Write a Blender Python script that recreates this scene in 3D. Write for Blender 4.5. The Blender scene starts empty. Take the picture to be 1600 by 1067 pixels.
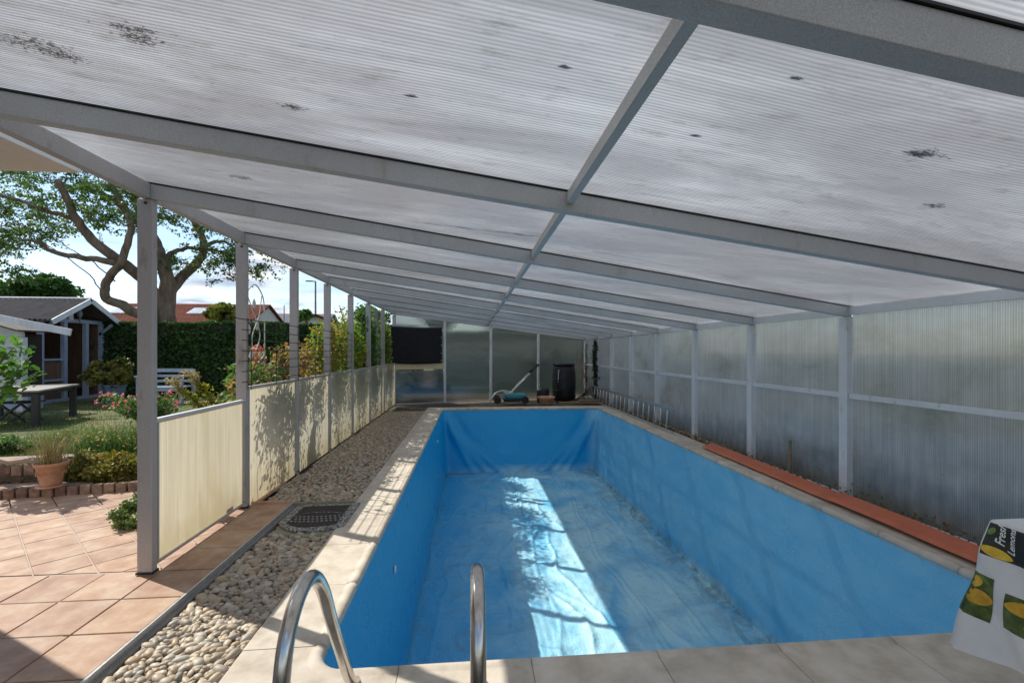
import bpy, bmesh, math, random
import numpy as np
from mathutils import Vector, Matrix, noise as mn
random.seed(7); rng = np.random.default_rng(7)
C = bpy.context.scene.collection
SC = bpy.context.scene
# ------------------------------------------------------------ camera, sky, sun
H = 1.45; F = 720.0; TH = math.atan(64/720); cT, sT = math.cos(TH), math.sin(TH)
cam = bpy.data.cameras.new('camera'); co = bpy.data.objects.new('camera', cam); C.objects.link(co)
co.location = (0, 0, H); co.rotation_euler = (math.radians(90), 0, -TH)
cam.sensor_width = 36; cam.lens = 36*F/1600; cam.shift_y = 14.5/1600; cam.clip_end = 2000; cam.clip_start = .02
SC.camera = co
SUN_AZ = 60.0; SUN_EL = 43.3
w = bpy.data.worlds.new('World'); SC.world = w; w.use_nodes = True
nt = w.node_tree; nt.nodes.clear()
def wn(t, **k):
    n = nt.nodes.new(t)
    for a, b in k.items(): setattr(n, a, b)
    return n
sky = wn('ShaderNodeTexSky', sky_type='NISHITA', sun_disc=False)
sky.sun_elevation = math.radians(SUN_EL); sky.sun_rotation = math.radians(-SUN_AZ)
sky.air_density = 1.0; sky.dust_density = .35; sky.ozone_density = 2.2
tc = wn('ShaderNodeTexCoord'); sp = wn('ShaderNodeSeparateXYZ'); nt.links.new(tc.outputs['Generated'], sp.inputs[0])
ad = wn('ShaderNodeMath', operation='MAXIMUM'); nt.links.new(sp.outputs['Z'], ad.inputs[0]); ad.inputs[1].default_value = 0.0
ad2 = wn('ShaderNodeMath', operation='ADD'); nt.links.new(ad.outputs[0], ad2.inputs[0]); ad2.inputs[1].default_value = .12
dv = []
for ax in 'XY':
    d = wn('ShaderNodeMath', operation='DIVIDE'); nt.links.new(sp.outputs[ax], d.inputs[0]); nt.links.new(ad2.outputs[0], d.inputs[1]); dv.append(d)
cb = wn('ShaderNodeCombineXYZ'); nt.links.new(dv[0].outputs[0], cb.inputs[0]); nt.links.new(dv[1].outputs[0], cb.inputs[1])
cn = wn('ShaderNodeTexNoise'); cn.inputs['Scale'].default_value = .75; cn.inputs['Detail'].default_value = 9; cn.inputs['Roughness'].default_value = .58; cn.inputs['Distortion'].default_value = .3
nt.links.new(cb.outputs[0], cn.inputs['Vector'])
cr = wn('ShaderNodeValToRGB'); cr.color_ramp.elements[0].position = .49; cr.color_ramp.elements[1].position = .60
nt.links.new(cn.outputs['Fac'], cr.inputs[0])
cn2 = wn('ShaderNodeTexNoise'); cn2.inputs['Scale'].default_value = 2.1; cn2.inputs['Detail'].default_value = 6
nt.links.new(cb.outputs[0], cn2.inputs['Vector'])
cr2 = wn('ShaderNodeValToRGB'); cr2.color_ramp.elements[0].position = .42; cr2.color_ramp.elements[0].color = (3.1, 3.5, 4.4, 1)
cr2.color_ramp.elements[1].position = .6; cr2.color_ramp.elements[1].color = (6.0, 6.05, 6.2, 1)
nt.links.new(cn2.outputs['Fac'], cr2.inputs[0])
mx = wn('ShaderNodeMix', data_type='RGBA'); nt.links.new(cr.outputs[0], mx.inputs['Factor'])
nt.links.new(sky.outputs[0], mx.inputs['A']); nt.links.new(cr2.outputs[0], mx.inputs['B'])
bg = wn('ShaderNodeBackground'); bg.inputs[1].default_value = .082
nt.links.new(mx.outputs['Result'], bg.inputs[0])
wo = wn('ShaderNodeOutputWorld'); nt.links.new(bg.outputs[0], wo.inputs[0])
sl = bpy.data.lights.new('sun', 'SUN'); sl.energy = 2.6; sl.angle = math.radians(.5); sl.color = (1, .94, .84)
so = bpy.data.objects.new('sun', sl); C.objects.link(so)
e, a = math.radians(SUN_EL), math.radians(SUN_AZ)
sd = Vector((-math.sin(a)*math.cos(e), math.cos(a)*math.cos(e), math.sin(e)))
so.rotation_euler = sd.to_track_quat('Z', 'Y').to_euler(); so.location = sd*60
SC.view_settings.view_transform = 'Standard'; SC.view_settings.look = 'None'
SC.view_settings.exposure = 1.1; SC.view_settings.gamma = 1; SC.view_settings.use_curve_mapping = False
SC.render.engine = 'CYCLES'
SC.cycles.max_bounces = 10; SC.cycles.diffuse_bounces = 5; SC.cycles.transmission_bounces = 8; SC.cycles.transparent_max_bounces = 16
SC.cycles.sample_clamp_indirect = 6

# ------------------------------------------------------------ measuring
def G(px, py, Z=0):
    z = F*(H-Z)/(py-548); x = (px-800)*z/F
    return Vector((x*cT+z*sT, z*cT-x*sT, Z))
def W(px, py, z):
    x = (px-800)*z/F
    return Vector((x*cT+z*sT, z*cT-x*sT, H-(py-548)*z/F))

# ------------------------------------------------------------ materials
def mat(name):
    m = bpy.data.materials.new(name); m.use_nodes = True; m.node_tree.nodes.clear()
    return m, m.node_tree
def N(t, typ, ins=None, **k):
    n = t.nodes.new(typ)
    for a_, b_ in k.items(): setattr(n, a_, b_)
    if ins:
        for a_, b_ in ins.items():
            if isinstance(b_, bpy.types.NodeSocket): t.links.new(b_, n.inputs[a_])
            else: n.inputs[a_].default_value = b_
    return n
def ramp(t, fac, stops):
    n = t.nodes.new('ShaderNodeValToRGB'); el = n.color_ramp.elements
    while len(el) < len(stops): el.new(.5)
    for e_, (p, c) in zip(el, stops): e_.position = p; e_.color = c if len(c) == 4 else (*c, 1)
    t.links.new(fac, n.inputs[0]); return n.outputs[0]
def mixc(t, fac, A, B, mode='MIX'):
    n = t.nodes.new('ShaderNodeMix'); n.data_type = 'RGBA'; n.blend_type = mode
    for s, v in (('Factor', fac), ('A', A), ('B', B)):
        if isinstance(v, bpy.types.NodeSocket): t.links.new(v, n.inputs[s])
        else: n.inputs[s].default_value = v if s == 'Factor' else ((*v, 1) if len(v) == 3 else v)
    return n.outputs['Result']
def coords(t, kind='Object', scale=(1, 1, 1)):
    c = t.nodes.new('ShaderNodeTexCoord'); m = N(t, 'ShaderNodeMapping', {'Scale': scale, 'Vector': c.outputs[kind]})
    return m.outputs[0]
def wpos(t, scale=(1, 1, 1)):
    c = t.nodes.new('ShaderNodeNewGeometry'); m = N(t, 'ShaderNodeMapping', {'Scale': scale, 'Vector': c.outputs['Position']})
    return m.outputs[0]
def noise(t, vec, sc, det=5, rough=.55, dist=0):
    return N(t, 'ShaderNodeTexNoise', {'Vector': vec, 'Scale': sc, 'Detail': det, 'Roughness': rough, 'Distortion': dist}).outputs['Fac']
def out(t, sh): N(t, 'ShaderNodeOutputMaterial', {'Surface': sh})
def surf(name, cols, sc=8, rough=.7, bump=.2, bsc=40, metal=0, spec=.4, vec='w', rnd=0, bdist=.004, ns=(1, 1, 1), rr=.1):
    m, t = mat(name); v = wpos(t, ns) if vec == 'w' else coords(t, 'Object', ns)
    f = noise(t, v, sc, 7, .6)
    n = len(cols); col = ramp(t, f, [(.3+.4*i/max(1, n-1), c) for i, c in enumerate(cols)])
    if rnd:
        oi = t.nodes.new('ShaderNodeObjectInfo')
        h = N(t, 'ShaderNodeHueSaturation', {'Color': col, 'Value': N(t, 'ShaderNodeMapRange', {'Value': oi.outputs['Random'], 'To Min': 1-rnd, 'To Max': 1+rnd}).outputs[0],
              'Hue': N(t, 'ShaderNodeMapRange', {'Value': oi.outputs['Random'], 'To Min': .5-rnd*.04, 'To Max': .5+rnd*.04}).outputs[0]})
        col = h.outputs[0]
    b = N(t, 'ShaderNodeBump', {'Height': noise(t, v, bsc, 6, .6), 'Strength': bump, 'Distance': bdist})
    r = N(t, 'ShaderNodeMapRange', {'Value': noise(t, v, sc*2.3, 4), 'To Min': rough-rr, 'To Max': rough+rr})
    p = N(t, 'ShaderNodeBsdfPrincipled', {'Base Color': col, 'Roughness': r.outputs[0], 'Metallic': metal, 'Specular IOR Level': spec, 'Normal': b.outputs[0]})
    out(t, p.outputs[0]); return m
M = {}
def metal_paint(name, base, dark, rust=None):
    m, t = mat(name); v = wpos(t)
    sp_ = noise(t, v, 260, 3, .7); big = noise(t, v, 3.2, 6, .6)
    c = mixc(t, ramp(t, sp_, [(.35, (0, 0, 0)), (.62, (1, 1, 1))]), dark, base)
    c = mixc(t, ramp(t, big, [(.35, (0, 0, 0)), (.7, (.55, .55, .55))]), c, [x*.72 for x in base])
    if rust: c = mixc(t, ramp(t, noise(t, wpos(t, (1, 1, .35)), 9, 8, .7), [(.58, (0, 0, 0)), (.72, (.8, .8, .8))]), c, rust)
    b = N(t, 'ShaderNodeBump', {'Height': noise(t, v, 190, 4), 'Strength': .35, 'Distance': .002})
    p = N(t, 'ShaderNodeBsdfPrincipled', {'Base Color': c, 'Roughness': .55, 'Metallic': .25, 'Normal': b.outputs[0]})
    out(t, p.outputs[0]); return m
M['galv'] = metal_paint('galvanised_steel', (.66, .685, .70), (.42, .445, .46), (.42, .40, .36))
M['post'] = metal_paint('weathered_steel', (.60, .56, .54), (.42, .39, .37), (.27, .20, .15))
M['lightmetal'] = metal_paint('light_grey_steel', (.80, .82, .84), (.62, .64, .67), (.38, .34, .3))

def poly(name, tint, trans=.12, dirt=(.20, .18, .15), dirtamt=.6, period=.016, diff=.35, rough=.22, blur=0.0, dirtscale=(1, 4, 1), low_dirt=None, gl=1.0, rib=1.0, refl=.07, big=0):
    # multiwall sheet: uv.x metres along the flutes, uv.y metres across them
    m, t = mat(name)
    uv = t.nodes.new('ShaderNodeTexCoord').outputs['UV']
    s = N(t, 'ShaderNodeSeparateXYZ', {0: uv})
    ph = N(t, 'ShaderNodeMath', {0: s.outputs['Y'], 1: 2*math.pi/period}, operation='MULTIPLY')
    sn = N(t, 'ShaderNodeMath', {0: ph.outputs[0]}, operation='SINE')
    s01 = N(t, 'ShaderNodeMapRange', {'Value': sn.outputs[0], 'From Min': -1.0, 'From Max': 1.0})
    fl = N(t, 'ShaderNodeMath', {0: s.outputs['Y'], 1: 1/period}, operation='MULTIPLY')
    fl2 = N(t, 'ShaderNodeMath', {0: fl.outputs[0]}, operation='FLOOR')
    wn_ = N(t, 'ShaderNodeTexWhiteNoise', {'W': fl2.outputs[0]}, noise_dimensions='1D')
    lng = noise(t, N(t, 'ShaderNodeMapping', {'Vector': uv, 'Scale': (1.2, 30, 1)}).outputs[0], 1.0, 4, .6)
    g = wpos(t, dirtscale)
    d1 = noise(t, g, 1.1, 8, .62, .4)
    d2 = noise(t, wpos(t), 26, 6, .7)
    ribv = N(t, 'ShaderNodeMapRange', {'Value': s01.outputs[0], 'To Min': 1-.34*rib, 'To Max': 1.0})
    rr_ = N(t, 'ShaderNodeMapRange', {'Value': wn_.outputs['Value'], 'To Min': 1-.13*rib, 'To Max': 1.0})
    lg = N(t, 'ShaderNodeMapRange', {'Value': lng, 'From Min': .3, 'From Max': .7, 'To Min': .78, 'To Max': 1.0})
    f = N(t, 'ShaderNodeMath', {0: ribv.outputs[0], 1: rr_.outputs[0]}, operation='MULTIPLY')
    f = N(t, 'ShaderNodeMath', {0: f.outputs[0], 1: lg.outputs[0]}, operation='MULTIPLY')
    col = mixc(t, 1.0, tint, N(t, 'ShaderNodeCombineColor', {0: f.outputs[0], 1: f.outputs[0], 2: f.outputs[0]}).outputs[0], 'MULTIPLY')
    k = ramp(t, d1, [(.38, (0, 0, 0)), (.55, (dirtamt*.35,)*3), (.72, (dirtamt,)*3)])
    col = mixc(t, k, col, [x*1.0 for x in dirt])
    if big:
        d3 = noise(t, wpos(t, (.45, 1.3, 1)), 1.3, 5, .55, .8)
        col = mixc(t, ramp(t, d3, [(.40, (0, 0, 0)), (.60, (.85, .85, .85))]), col, (.28, .27, .268))
        d4 = noise(t, wpos(t, (2.5, 9, 1)), 2.2, 8, .75)
        col = mixc(t, ramp(t, d4, [(.55, (0, 0, 0)), (.68, (.6, .6, .6))]), col, (.17, .16, .13))
    spk = ramp(t, d2, [(.69, (0, 0, 0)), (.74, (.75, .75, .75))])
    col = mixc(t, spk, col, [x*.35 for x in dirt])
    if low_dirt:
        z0, z1, dc = low_dirt
        gz = N(t, 'ShaderNodeSeparateXYZ', {0: t.nodes.new('ShaderNodeNewGeometry').outputs['Position']}).outputs['Z']
        zz = N(t, 'ShaderNodeMath', {0: gz, 1: N(t, 'ShaderNodeMath', {0: noise(t, wpos(t, (5, 5, 2)), 2, 6), 1: .5}, operation='MULTIPLY').outputs[0]}, operation='SUBTRACT')
        mr = N(t, 'ShaderNodeMapRange', {'Value': zz.outputs[0], 'From Min': z0-.25, 'From Max': z1-.25, 'To Min': .85, 'To Max': 0.0})
        col = mixc(t, mr.outputs[0], col, dc)
    b = N(t, 'ShaderNodeBump', {'Height': s01.outputs[0], 'Strength': .45*rib, 'Distance': .003})
    b2 = N(t, 'ShaderNodeBump', {'Height': noise(t, wpos(t), 3, 3), 'Strength': .3, 'Distance': .03, 'Normal': b.outputs[0]})
    tl = N(t, 'ShaderNodeBsdfTranslucent', {'Color': col, 'Normal': b.outputs[0]})
    df = N(t, 'ShaderNodeBsdfDiffuse', {'Color': col, 'Normal': b.outputs[0]})
    a1 = N(t, 'ShaderNodeMixShader', {0: diff, 1: tl.outputs[0], 2: df.outputs[0]})
    if blur:
        rf = N(t, 'ShaderNodeBsdfRefraction', {'Color': mixc(t, .5, (1, 1, 1), col), 'Roughness': .36, 'IOR': 1.12, 'Normal': b.outputs[0]})
        a1 = N(t, 'ShaderNodeMixShader', {0: blur, 1: a1.outputs[0], 2: rf.outputs[0]})
    tr = N(t, 'ShaderNodeBsdfTransparent', {'Color': mixc(t, .6, (1, 1, 1), col)})
    a2 = N(t, 'ShaderNodeMixShader', {0: trans, 1: a1.outputs[0], 2: tr.outputs[0]})
    gs = N(t, 'ShaderNodeBsdfGlossy', {'Color': (gl, gl, gl, 1), 'Roughness': rough, 'Normal': b2.outputs[0]})
    lw_ = N(t, 'ShaderNodeLayerWeight', {'Blend': .5, 'Normal': b2.outputs[0]})
    p5 = N(t, 'ShaderNodeMath', {0: lw_.outputs['Facing'], 1: 4.0}, operation='POWER')
    fr = N(t, 'ShaderNodeMapRange', {'Value': p5.outputs[0], 'To Min': refl, 'To Max': .85})
    a3 = N(t, 'ShaderNodeMixShader', {0: fr.outputs[0], 1: a2.outputs[0], 2: gs.outputs[0]})
    out(t, a3.outputs[0]); return m
M['roofpoly'] = poly('roof_polycarbonate', (.66, .665, .665), trans=.05, dirt=(.17, .155, .155), dirtamt=.95, dirtscale=(.42, 1.25, 1), rough=.25, diff=.15, rib=.8, big=1)
M['wallpoly'] = poly('wall_polycarbonate', (.95, .94, .88), trans=.05, blur=.12, refl=.09, dirt=(.34, .34, .25), dirtamt=.9, dirtscale=(1, 1, 1.6), diff=.4, rough=.085, low_dirt=(.05, .55, (.13, .15, .12)), rib=.95)
M['endpoly'] = poly('end_polycarbonate', (.085, .135, .13), trans=.24, blur=.5, refl=.17, dirt=(.08, .09, .07), dirtamt=.6, dirtscale=(1, 1, 1.6), diff=.35, rough=.06, low_dirt=(.0, .4, (.08, .09, .08)), rib=.5)
M['fencepoly'] = poly('yellowed_polycarbonate', (.80, .75, .57), trans=.0, dirt=(.50, .43, .26), dirtamt=.7, dirtscale=(2, 2, .5), diff=.35, rough=.3, low_dirt=(-.05, .35, (.42, .36, .2)), rib=.45)

def liner():
    m, t = mat('blue_pool_liner'); v = wpos(t)
    gz = N(t, 'ShaderNodeSeparateXYZ', {0: t.nodes.new('ShaderNodeNewGeometry').outputs['Position']})
    Z = gz.outputs['Z']; X = gz.outputs['X']
    base = (.004, .40, .78)
    pale = (.42, .74, .86)
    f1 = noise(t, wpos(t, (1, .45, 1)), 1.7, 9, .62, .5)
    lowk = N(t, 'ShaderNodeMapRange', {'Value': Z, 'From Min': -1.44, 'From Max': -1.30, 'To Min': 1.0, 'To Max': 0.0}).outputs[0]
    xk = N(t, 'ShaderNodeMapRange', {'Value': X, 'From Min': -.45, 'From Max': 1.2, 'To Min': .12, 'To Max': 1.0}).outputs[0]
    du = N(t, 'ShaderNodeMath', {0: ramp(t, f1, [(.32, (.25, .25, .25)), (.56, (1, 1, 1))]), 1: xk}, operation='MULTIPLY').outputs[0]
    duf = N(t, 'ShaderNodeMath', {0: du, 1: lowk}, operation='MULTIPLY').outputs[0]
    # bleached, dusty long wall on the right, reflected light put into the colour too
    wk = N(t, 'ShaderNodeMapRange', {'Value': X, 'From Min': 2.85, 'From Max': 3.05, 'To Min': 0.0, 'To Max': .55}).outputs[0]
    wkn = N(t, 'ShaderNodeMath', {0: wk, 1: N(t, 'ShaderNodeMapRange', {'Value': noise(t, wpos(t, (1, 1, 2)), 2, 6, .6), 'From Min': .3, 'From Max': .7, 'To Min': .6, 'To Max': 1.0}).outputs[0]}, operation='MULTIPLY').outputs[0]
    mk = N(t, 'ShaderNodeMath', {0: duf, 1: wkn}, operation='MAXIMUM').outputs[0]
    col = mixc(t, mk, base, pale)
    gr = noise(t, wpos(t, (1, 1, 1)), 2.6, 10, .72, 1.0)
    grk = N(t, 'ShaderNodeMath', {0: ramp(t, gr, [(.53, (0, 0, 0)), (.68, (.42, .42, .42))]), 1: lowk}, operation='MULTIPLY').outputs[0]
    col = mixc(t, grk, col, (.12, .21, .24))
    edge = N(t, 'ShaderNodeMapRange', {'Value': Z, 'From Min': -1.5, 'From Max': -1.36, 'To Min': 1.0, 'To Max': 0.0}).outputs[0]
    xr = N(t, 'ShaderNodeMapRange', {'Value': X, 'From Min': 2.55, 'From Max': 3.0, 'To Min': 0.0, 'To Max': 1.0}).outputs[0]
    ek = N(t, 'ShaderNodeMath', {0: N(t, 'ShaderNodeMath', {0: edge, 1: xr}, operation='MULTIPLY').outputs[0], 1: ramp(t, noise(t, v, 6, 8, .75), [(.42, (0, 0, 0)), (.6, (.8, .8, .8))])}, operation='MULTIPLY').outputs[0]
    col = mixc(t, ek, col, (.10, .13, .12))
    hgt = N(t, 'ShaderNodeMath', {0: noise(t, wpos(t, (2.2, 1, 1)), 9, 5, .55, 1.2), 1: noise(t, v, 55, 3)}, operation='ADD')
    b = N(t, 'ShaderNodeBump', {'Height': hgt.outputs[0], 'Strength': .42, 'Distance': .02})
    rg = N(t, 'ShaderNodeMapRange', {'Value': noise(t, v, 3, 6), 'From Min': .3, 'From Max': .7, 'To Min': .24, 'To Max': .46})
    p = N(t, 'ShaderNodeBsdfPrincipled', {'Base Color': col, 'Roughness': rg.outputs[0], 'Specular IOR Level': .6, 'Normal': b.outputs[0]})
    out(t, p.outputs[0]); return m
M['liner'] = liner()
M['coping'] = surf('limestone_coping', [(.43, .375, .30), (.56, .50, .415), (.64, .585, .51)], sc=7, rough=.75, bump=.35, bsc=60, rnd=.07)
M['tile'] = surf('terracotta_tile', [(.33, .19, .122), (.43, .275, .185), (.51, .385, .28)], sc=8, rough=.6, bump=.2, bsc=50, rnd=.09)
M['grout'] = surf('pale_grout', [(.42, .34, .28), (.50, .42, .35)], sc=20)
M['concrete'] = surf('concrete', [(.20, .19, .17), (.30, .29, .27)], sc=12, rough=.85, bump=.5, bsc=50)
M['slab'] = surf('mossy_concrete_slab', [(.13, .12, .07), (.26, .24, .17), (.32, .30, .24)], sc=9, rough=.9, bump=.5)
M['kerbmetal'] = surf('grey_edge_trim', [(.42, .42, .42), (.55, .55, .54)], sc=20, rough=.4, metal=.5)
M['soil'] = surf('dark_soil', [(.045, .035, .022), (.085, .065, .042), (.12, .10, .07)], sc=14, rough=.95, bump=1, bsc=30, bdist=.02)
M['bed'] = surf('gravel_bed_soil', [(.035, .028, .02), (.08, .065, .045)], sc=20, rough=.95, bump=1, bsc=60)
M['brick'] = surf('edging_brick', [(.13, .085, .065), (.24, .15, .11), (.33, .24, .19)], sc=18, rough=.9, bump=.8, bsc=60, rnd=.25)
M['steptop'] = surf('worn_step_brick', [(.27, .19, .14), (.36, .27, .21), (.42, .33, .27)], sc=10, rough=.9, bump=.5)
M['terracotta'] = surf('terracotta_pot', [(.44, .22, .13), (.52, .29, .19), (.55, .38, .28)], sc=8, rough=.8, vec='o')
M['redboard'] = surf('red_painted_board', [(.47, .115, .055), (.56, .16, .08), (.50, .15, .08)], sc=4, rough=.55, bump=.3, bsc=20)
M['black'] = surf('black_mesh', [(.008, .008, .010), (.016, .016, .02)], sc=6, rough=.8, bump=.5, bsc=200)
M['blackplastic'] = surf('black_plastic', [(.010, .010, .012), (.022, .022, .026)], sc=5, rough=.4)
M['darkwood'] = surf('dark_stained_wood', [(.025, .024, .025), (.05, .047, .045)], sc=14, rough=.5, ns=(1, 1, .3))
M['greywood'] = surf('grey_table_top', [(.20, .19, .17), (.30, .28, .25)], sc=9, rough=.55)
M['brownwood'] = surf('brown_boarding', [(.13, .07, .04), (.21, .12, .075)], sc=10, rough=.7, ns=(1, 1, .15))
M['cream'] = surf('cream_board', [(.58, .49, .29), (.68, .59, .38)], sc=4, rough=.6)
M['whitewood'] = surf('white_painted_wood', [(.55, .56, .58), (.72, .72, .72)], sc=7, rough=.6, ns=(1, 1, .4))
M['bluewood'] = surf('blue_grey_wood', [(.30, .35, .43), (.40, .45, .53)], sc=7, rough=.6)
M['bluepot'] = surf('blue_grey_planter', [(.10, .14, .19), (.15, .20, .26)], sc=7, rough=.5)
M['shedroof'] = surf('dark_corrugated_roofing', [(.07, .058, .052), (.13, .11, .10)], sc=6, rough=.7)
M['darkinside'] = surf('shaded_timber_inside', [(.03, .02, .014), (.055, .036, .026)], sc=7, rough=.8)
M['plank'] = surf('old_planks', [(.17, .13, .085), (.29, .23, .16)], sc=9, rough=.85, ns=(.3, 1, 1))
M['alu'] = surf('aluminium', [(.48, .50, .50), (.62, .63, .63)], sc=20, rough=.38, metal=.75)
M['teal'] = surf('turquoise_plastic', [(.02, .20, .25), (.035, .27, .33)], sc=8, rough=.35)
M['orange'] = surf('orange_plastic', [(.72, .12, .04), (.8, .18, .07)], sc=8, rough=.45)
M['greenplastic'] = surf('green_plastic', [(.01, .10, .07), (.015, .14, .10)], sc=6, rough=.45)
M['white'] = surf('white_plastic', [(.75, .75, .73), (.8, .8, .78)], sc=6, rough=.4)
M['render'] = surf('beige_render', [(.68, .62, .55), (.76, .70, .63)], sc=3, rough=.9, bump=.4, bsc=120)
M['rendershade'] = surf('soffit_shade_tone', [(.26, .17, .11), (.33, .22, .15)], sc=3, rough=.9)  # brown tone stands for the deeper shade under the eave
M['housewall'] = surf('far_house_render', [(.50, .48, .43), (.60, .58, .53)], sc=1, rough=.9)
M['pane'] = surf('skylight_glass', [(.50, .54, .58), (.62, .66, .7)], sc=3, rough=.15)
M['bark'] = surf('tree_bark', [(.10, .068, .045), (.20, .145, .10), (.28, .21, .155)], sc=5, rough=.9, bump=1, bsc=14, bdist=.05, ns=(1, 1, .3))
M['stem'] = surf('plant_stem', [(.10, .10, .035), (.18, .15, .06)], sc=9, rough=.8)
M['wire'] = surf('dark_wire', [(.035, .03, .028), (.07, .055, .045)], sc=30, rough=.6, metal=.4)
M['lampgrey'] = surf('lamp_post_grey', [(.16, .18, .2), (.22, .24, .26)], sc=2, rough=.5)
M['rooftin'] = surf('grey_roof', [(.10, .105, .12), (.15, .155, .17)], sc=3, rough=.8)

def steel():
    m, t = mat('polished_stainless_steel'); v = wpos(t)
    b = N(t, 'ShaderNodeBump', {'Height': noise(t, wpos(t, (40, 3, 3)), 6, 5), 'Strength': .08, 'Distance': .002})
    r = N(t, 'ShaderNodeMapRange', {'Value': noise(t, v, 30, 6, .7), 'To Min': .10, 'To Max': .34})
    c = ramp(t, noise(t, v, 14, 8, .7), [(.4, (.62, .60, .57)), (.7, (.48, .43, .37))])
    p = N(t, 'ShaderNodeBsdfPrincipled', {'Base Color': c, 'Metallic': 1.0, 'Roughness': r.outputs[0], 'Normal': b.outputs[0]})
    out(t, p.outputs[0]); return m
M['steel'] = steel()
def rooftiles(name, c1, c2):
    m, t = mat(name); v = coords(t, 'Object')
    wv = N(t, 'ShaderNodeTexBrick', {'Vector': N(t, 'ShaderNodeMapping', {'Vector': v, 'Rotation': (0, 0, 0)}).outputs[0], 'Scale': 1.0, 'Color1': (*c1, 1), 'Color2': (*c2, 1), 'Mortar': tuple([x*.45 for x in c1])+(1,), 'Brick Width': .3, 'Row Height': .34, 'Mortar Size': .03})
    c = mixc(t, .45, wv.outputs['Color'], ramp(t, noise(t, v, .9, 6), [(.3, c1), (.7, c2)]))
    p = N(t, 'ShaderNodeBsdfPrincipled', {'Base Color': c, 'Roughness': 1.0, 'Specular IOR Level': .05}); out(t, p.outputs[0]); return m
M['redroof'] = rooftiles('red_roof_tiles', (.12, .038, .024), (.20, .075, .05))

def leafmat(name, cols, tl=.35, rough=.5):
    m, t = mat(name)
    at = N(t, 'ShaderNodeAttribute', attribute_name='tone')
    c = ramp(t, at.outputs['Fac'], [(i/(len(cols)-1), k) for i, k in enumerate(cols)])
    p = N(t, 'ShaderNodeBsdfPrincipled', {'Base Color': c, 'Roughness': rough, 'Specular IOR Level': .3})
    h = N(t, 'ShaderNodeHueSaturation', {'Color': c, 'Value': 1.7, 'Saturation': 1.1})
    tr = N(t, 'ShaderNodeBsdfTranslucent', {'Color': h.outputs[0]})
    ms = N(t, 'ShaderNodeMixShader', {0: tl, 1: p.outputs[0], 2: tr.outputs[0]})
    out(t, ms.outputs[0]); return m
M['lf_tree'] = leafmat('honey_locust_leaves', [(.035, .075, .02), (.065, .125, .03), (.13, .20, .05)], .42)
M['lf_dark'] = leafmat('hedge_leaves', [(.025, .062, .016), (.045, .105, .025), (.08, .15, .035)], .25)
M['lf_bush'] = leafmat('bush_leaves', [(.045, .10, .025), (.08, .16, .04), (.14, .24, .06)], .35)
M['lf_grey'] = leafmat('grey_green_leaves', [(.09, .12, .07), (.15, .19, .11), (.22, .26, .16)], .3)
M['lf_yel'] = leafmat('yellow_green_leaves', [(.12, .15, .025), (.22, .24, .04), (.33, .30, .05)], .35)
M['lf_heath'] = leafmat('heather_leaves', [(.06, .07, .02), (.15, .16, .035), (.26, .24, .05), (.24, .13, .03)], .25)
M['lf_autumn'] = leafmat('autumn_vine_leaves', [(.07, .13, .025), (.13, .21, .04), (.24, .28, .05), (.30, .15, .04)], .5)
M['lf_brown'] = leafmat('brown_vine_leaves', [(.10, .09, .03), (.20, .13, .055), (.28, .17, .07), (.15, .22, .05)], .45)
M['lf_fig'] = leafmat('fig_leaves', [(.05, .12, .025), (.09, .20, .04), (.17, .30, .06)], .35)
M['lf_succ'] = leafmat('succulent_leaves', [(.10, .15, .04), (.17, .24, .07), (.28, .34, .12)], .2)
M['grass'] = leafmat('lawn_grass', [(.07, .10, .022), (.13, .16, .04), (.24, .23, .08), (.36, .30, .15)], .3)
M['dry'] = leafmat('dry_grass', [(.20, .19, .07), (.32, .28, .12), (.40, .32, .16), (.16, .2, .05)], .3)
M['pink'] = leafmat('pink_petals', [(.62, .14, .18), (.75, .28, .30)], .3)
M['yellow'] = leafmat('yellow_petals', [(.65, .5, .03), (.8, .65, .08)], .3)
M['ivy'] = leafmat('ivy_leaves', [(.012, .03, .012), (.03, .055, .022), (.07, .10, .05)], .15)

def pebmat(name, obj):
    m, t = mat(name)
    if obj: f = t.nodes.new('ShaderNodeObjectInfo').outputs['Random']
    else: f = N(t, 'ShaderNodeAttribute', attribute_name='tone').outputs['Fac']
    c = ramp(t, f, [(0, (.17, .16, .145)), (.15, (.38, .31, .225)), (.32, (.30, .27, .23)), (.5, (.48, .40, .30)), (.65, (.38, .37, .34)), (.8, (.45, .33, .21)), (.92, (.55, .51, .45)), (1, (.27, .22, .16))])
    c = mixc(t, 1.0, c, (1.2, 1.17, 1.10), 'MULTIPLY')
    c = mixc(t, .5, c, ramp(t, noise(t, wpos(t), 45, 7, .7), [(.3, (.5, .5, .5)), (.65, (1, 1, 1))]), 'MULTIPLY')
    b = N(t, 'ShaderNodeBump', {'Height': noise(t, wpos(t), 160, 4), 'Strength': .2, 'Distance': .001})
    p = N(t, 'ShaderNodeBsdfPrincipled', {'Base Color': c, 'Roughness': .55, 'Normal': b.outputs[0]}); out(t, p.outputs[0]); return m
M['peb_o'] = pebmat('pebble_stone', True); M['peb_s'] = pebmat('gravel_stone', False)

def lawnmat():
    m, t = mat('lawn_ground'); v = wpos(t)
    c = ramp(t, noise(t, v, 1.3, 9, .65), [(.35, (.06, .085, .02)), (.5, (.12, .13, .04)), (.66, (.24, .20, .10))])
    b = N(t, 'ShaderNodeBump', {'Height': noise(t, v, 40, 6), 'Strength': .8, 'Distance': .02})
    p = N(t, 'ShaderNodeBsdfPrincipled', {'Base Color': c, 'Roughness': .95, 'Normal': b.outputs[0]}); out(t, p.outputs[0]); return m
M['lawn'] = lawnmat()

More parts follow.
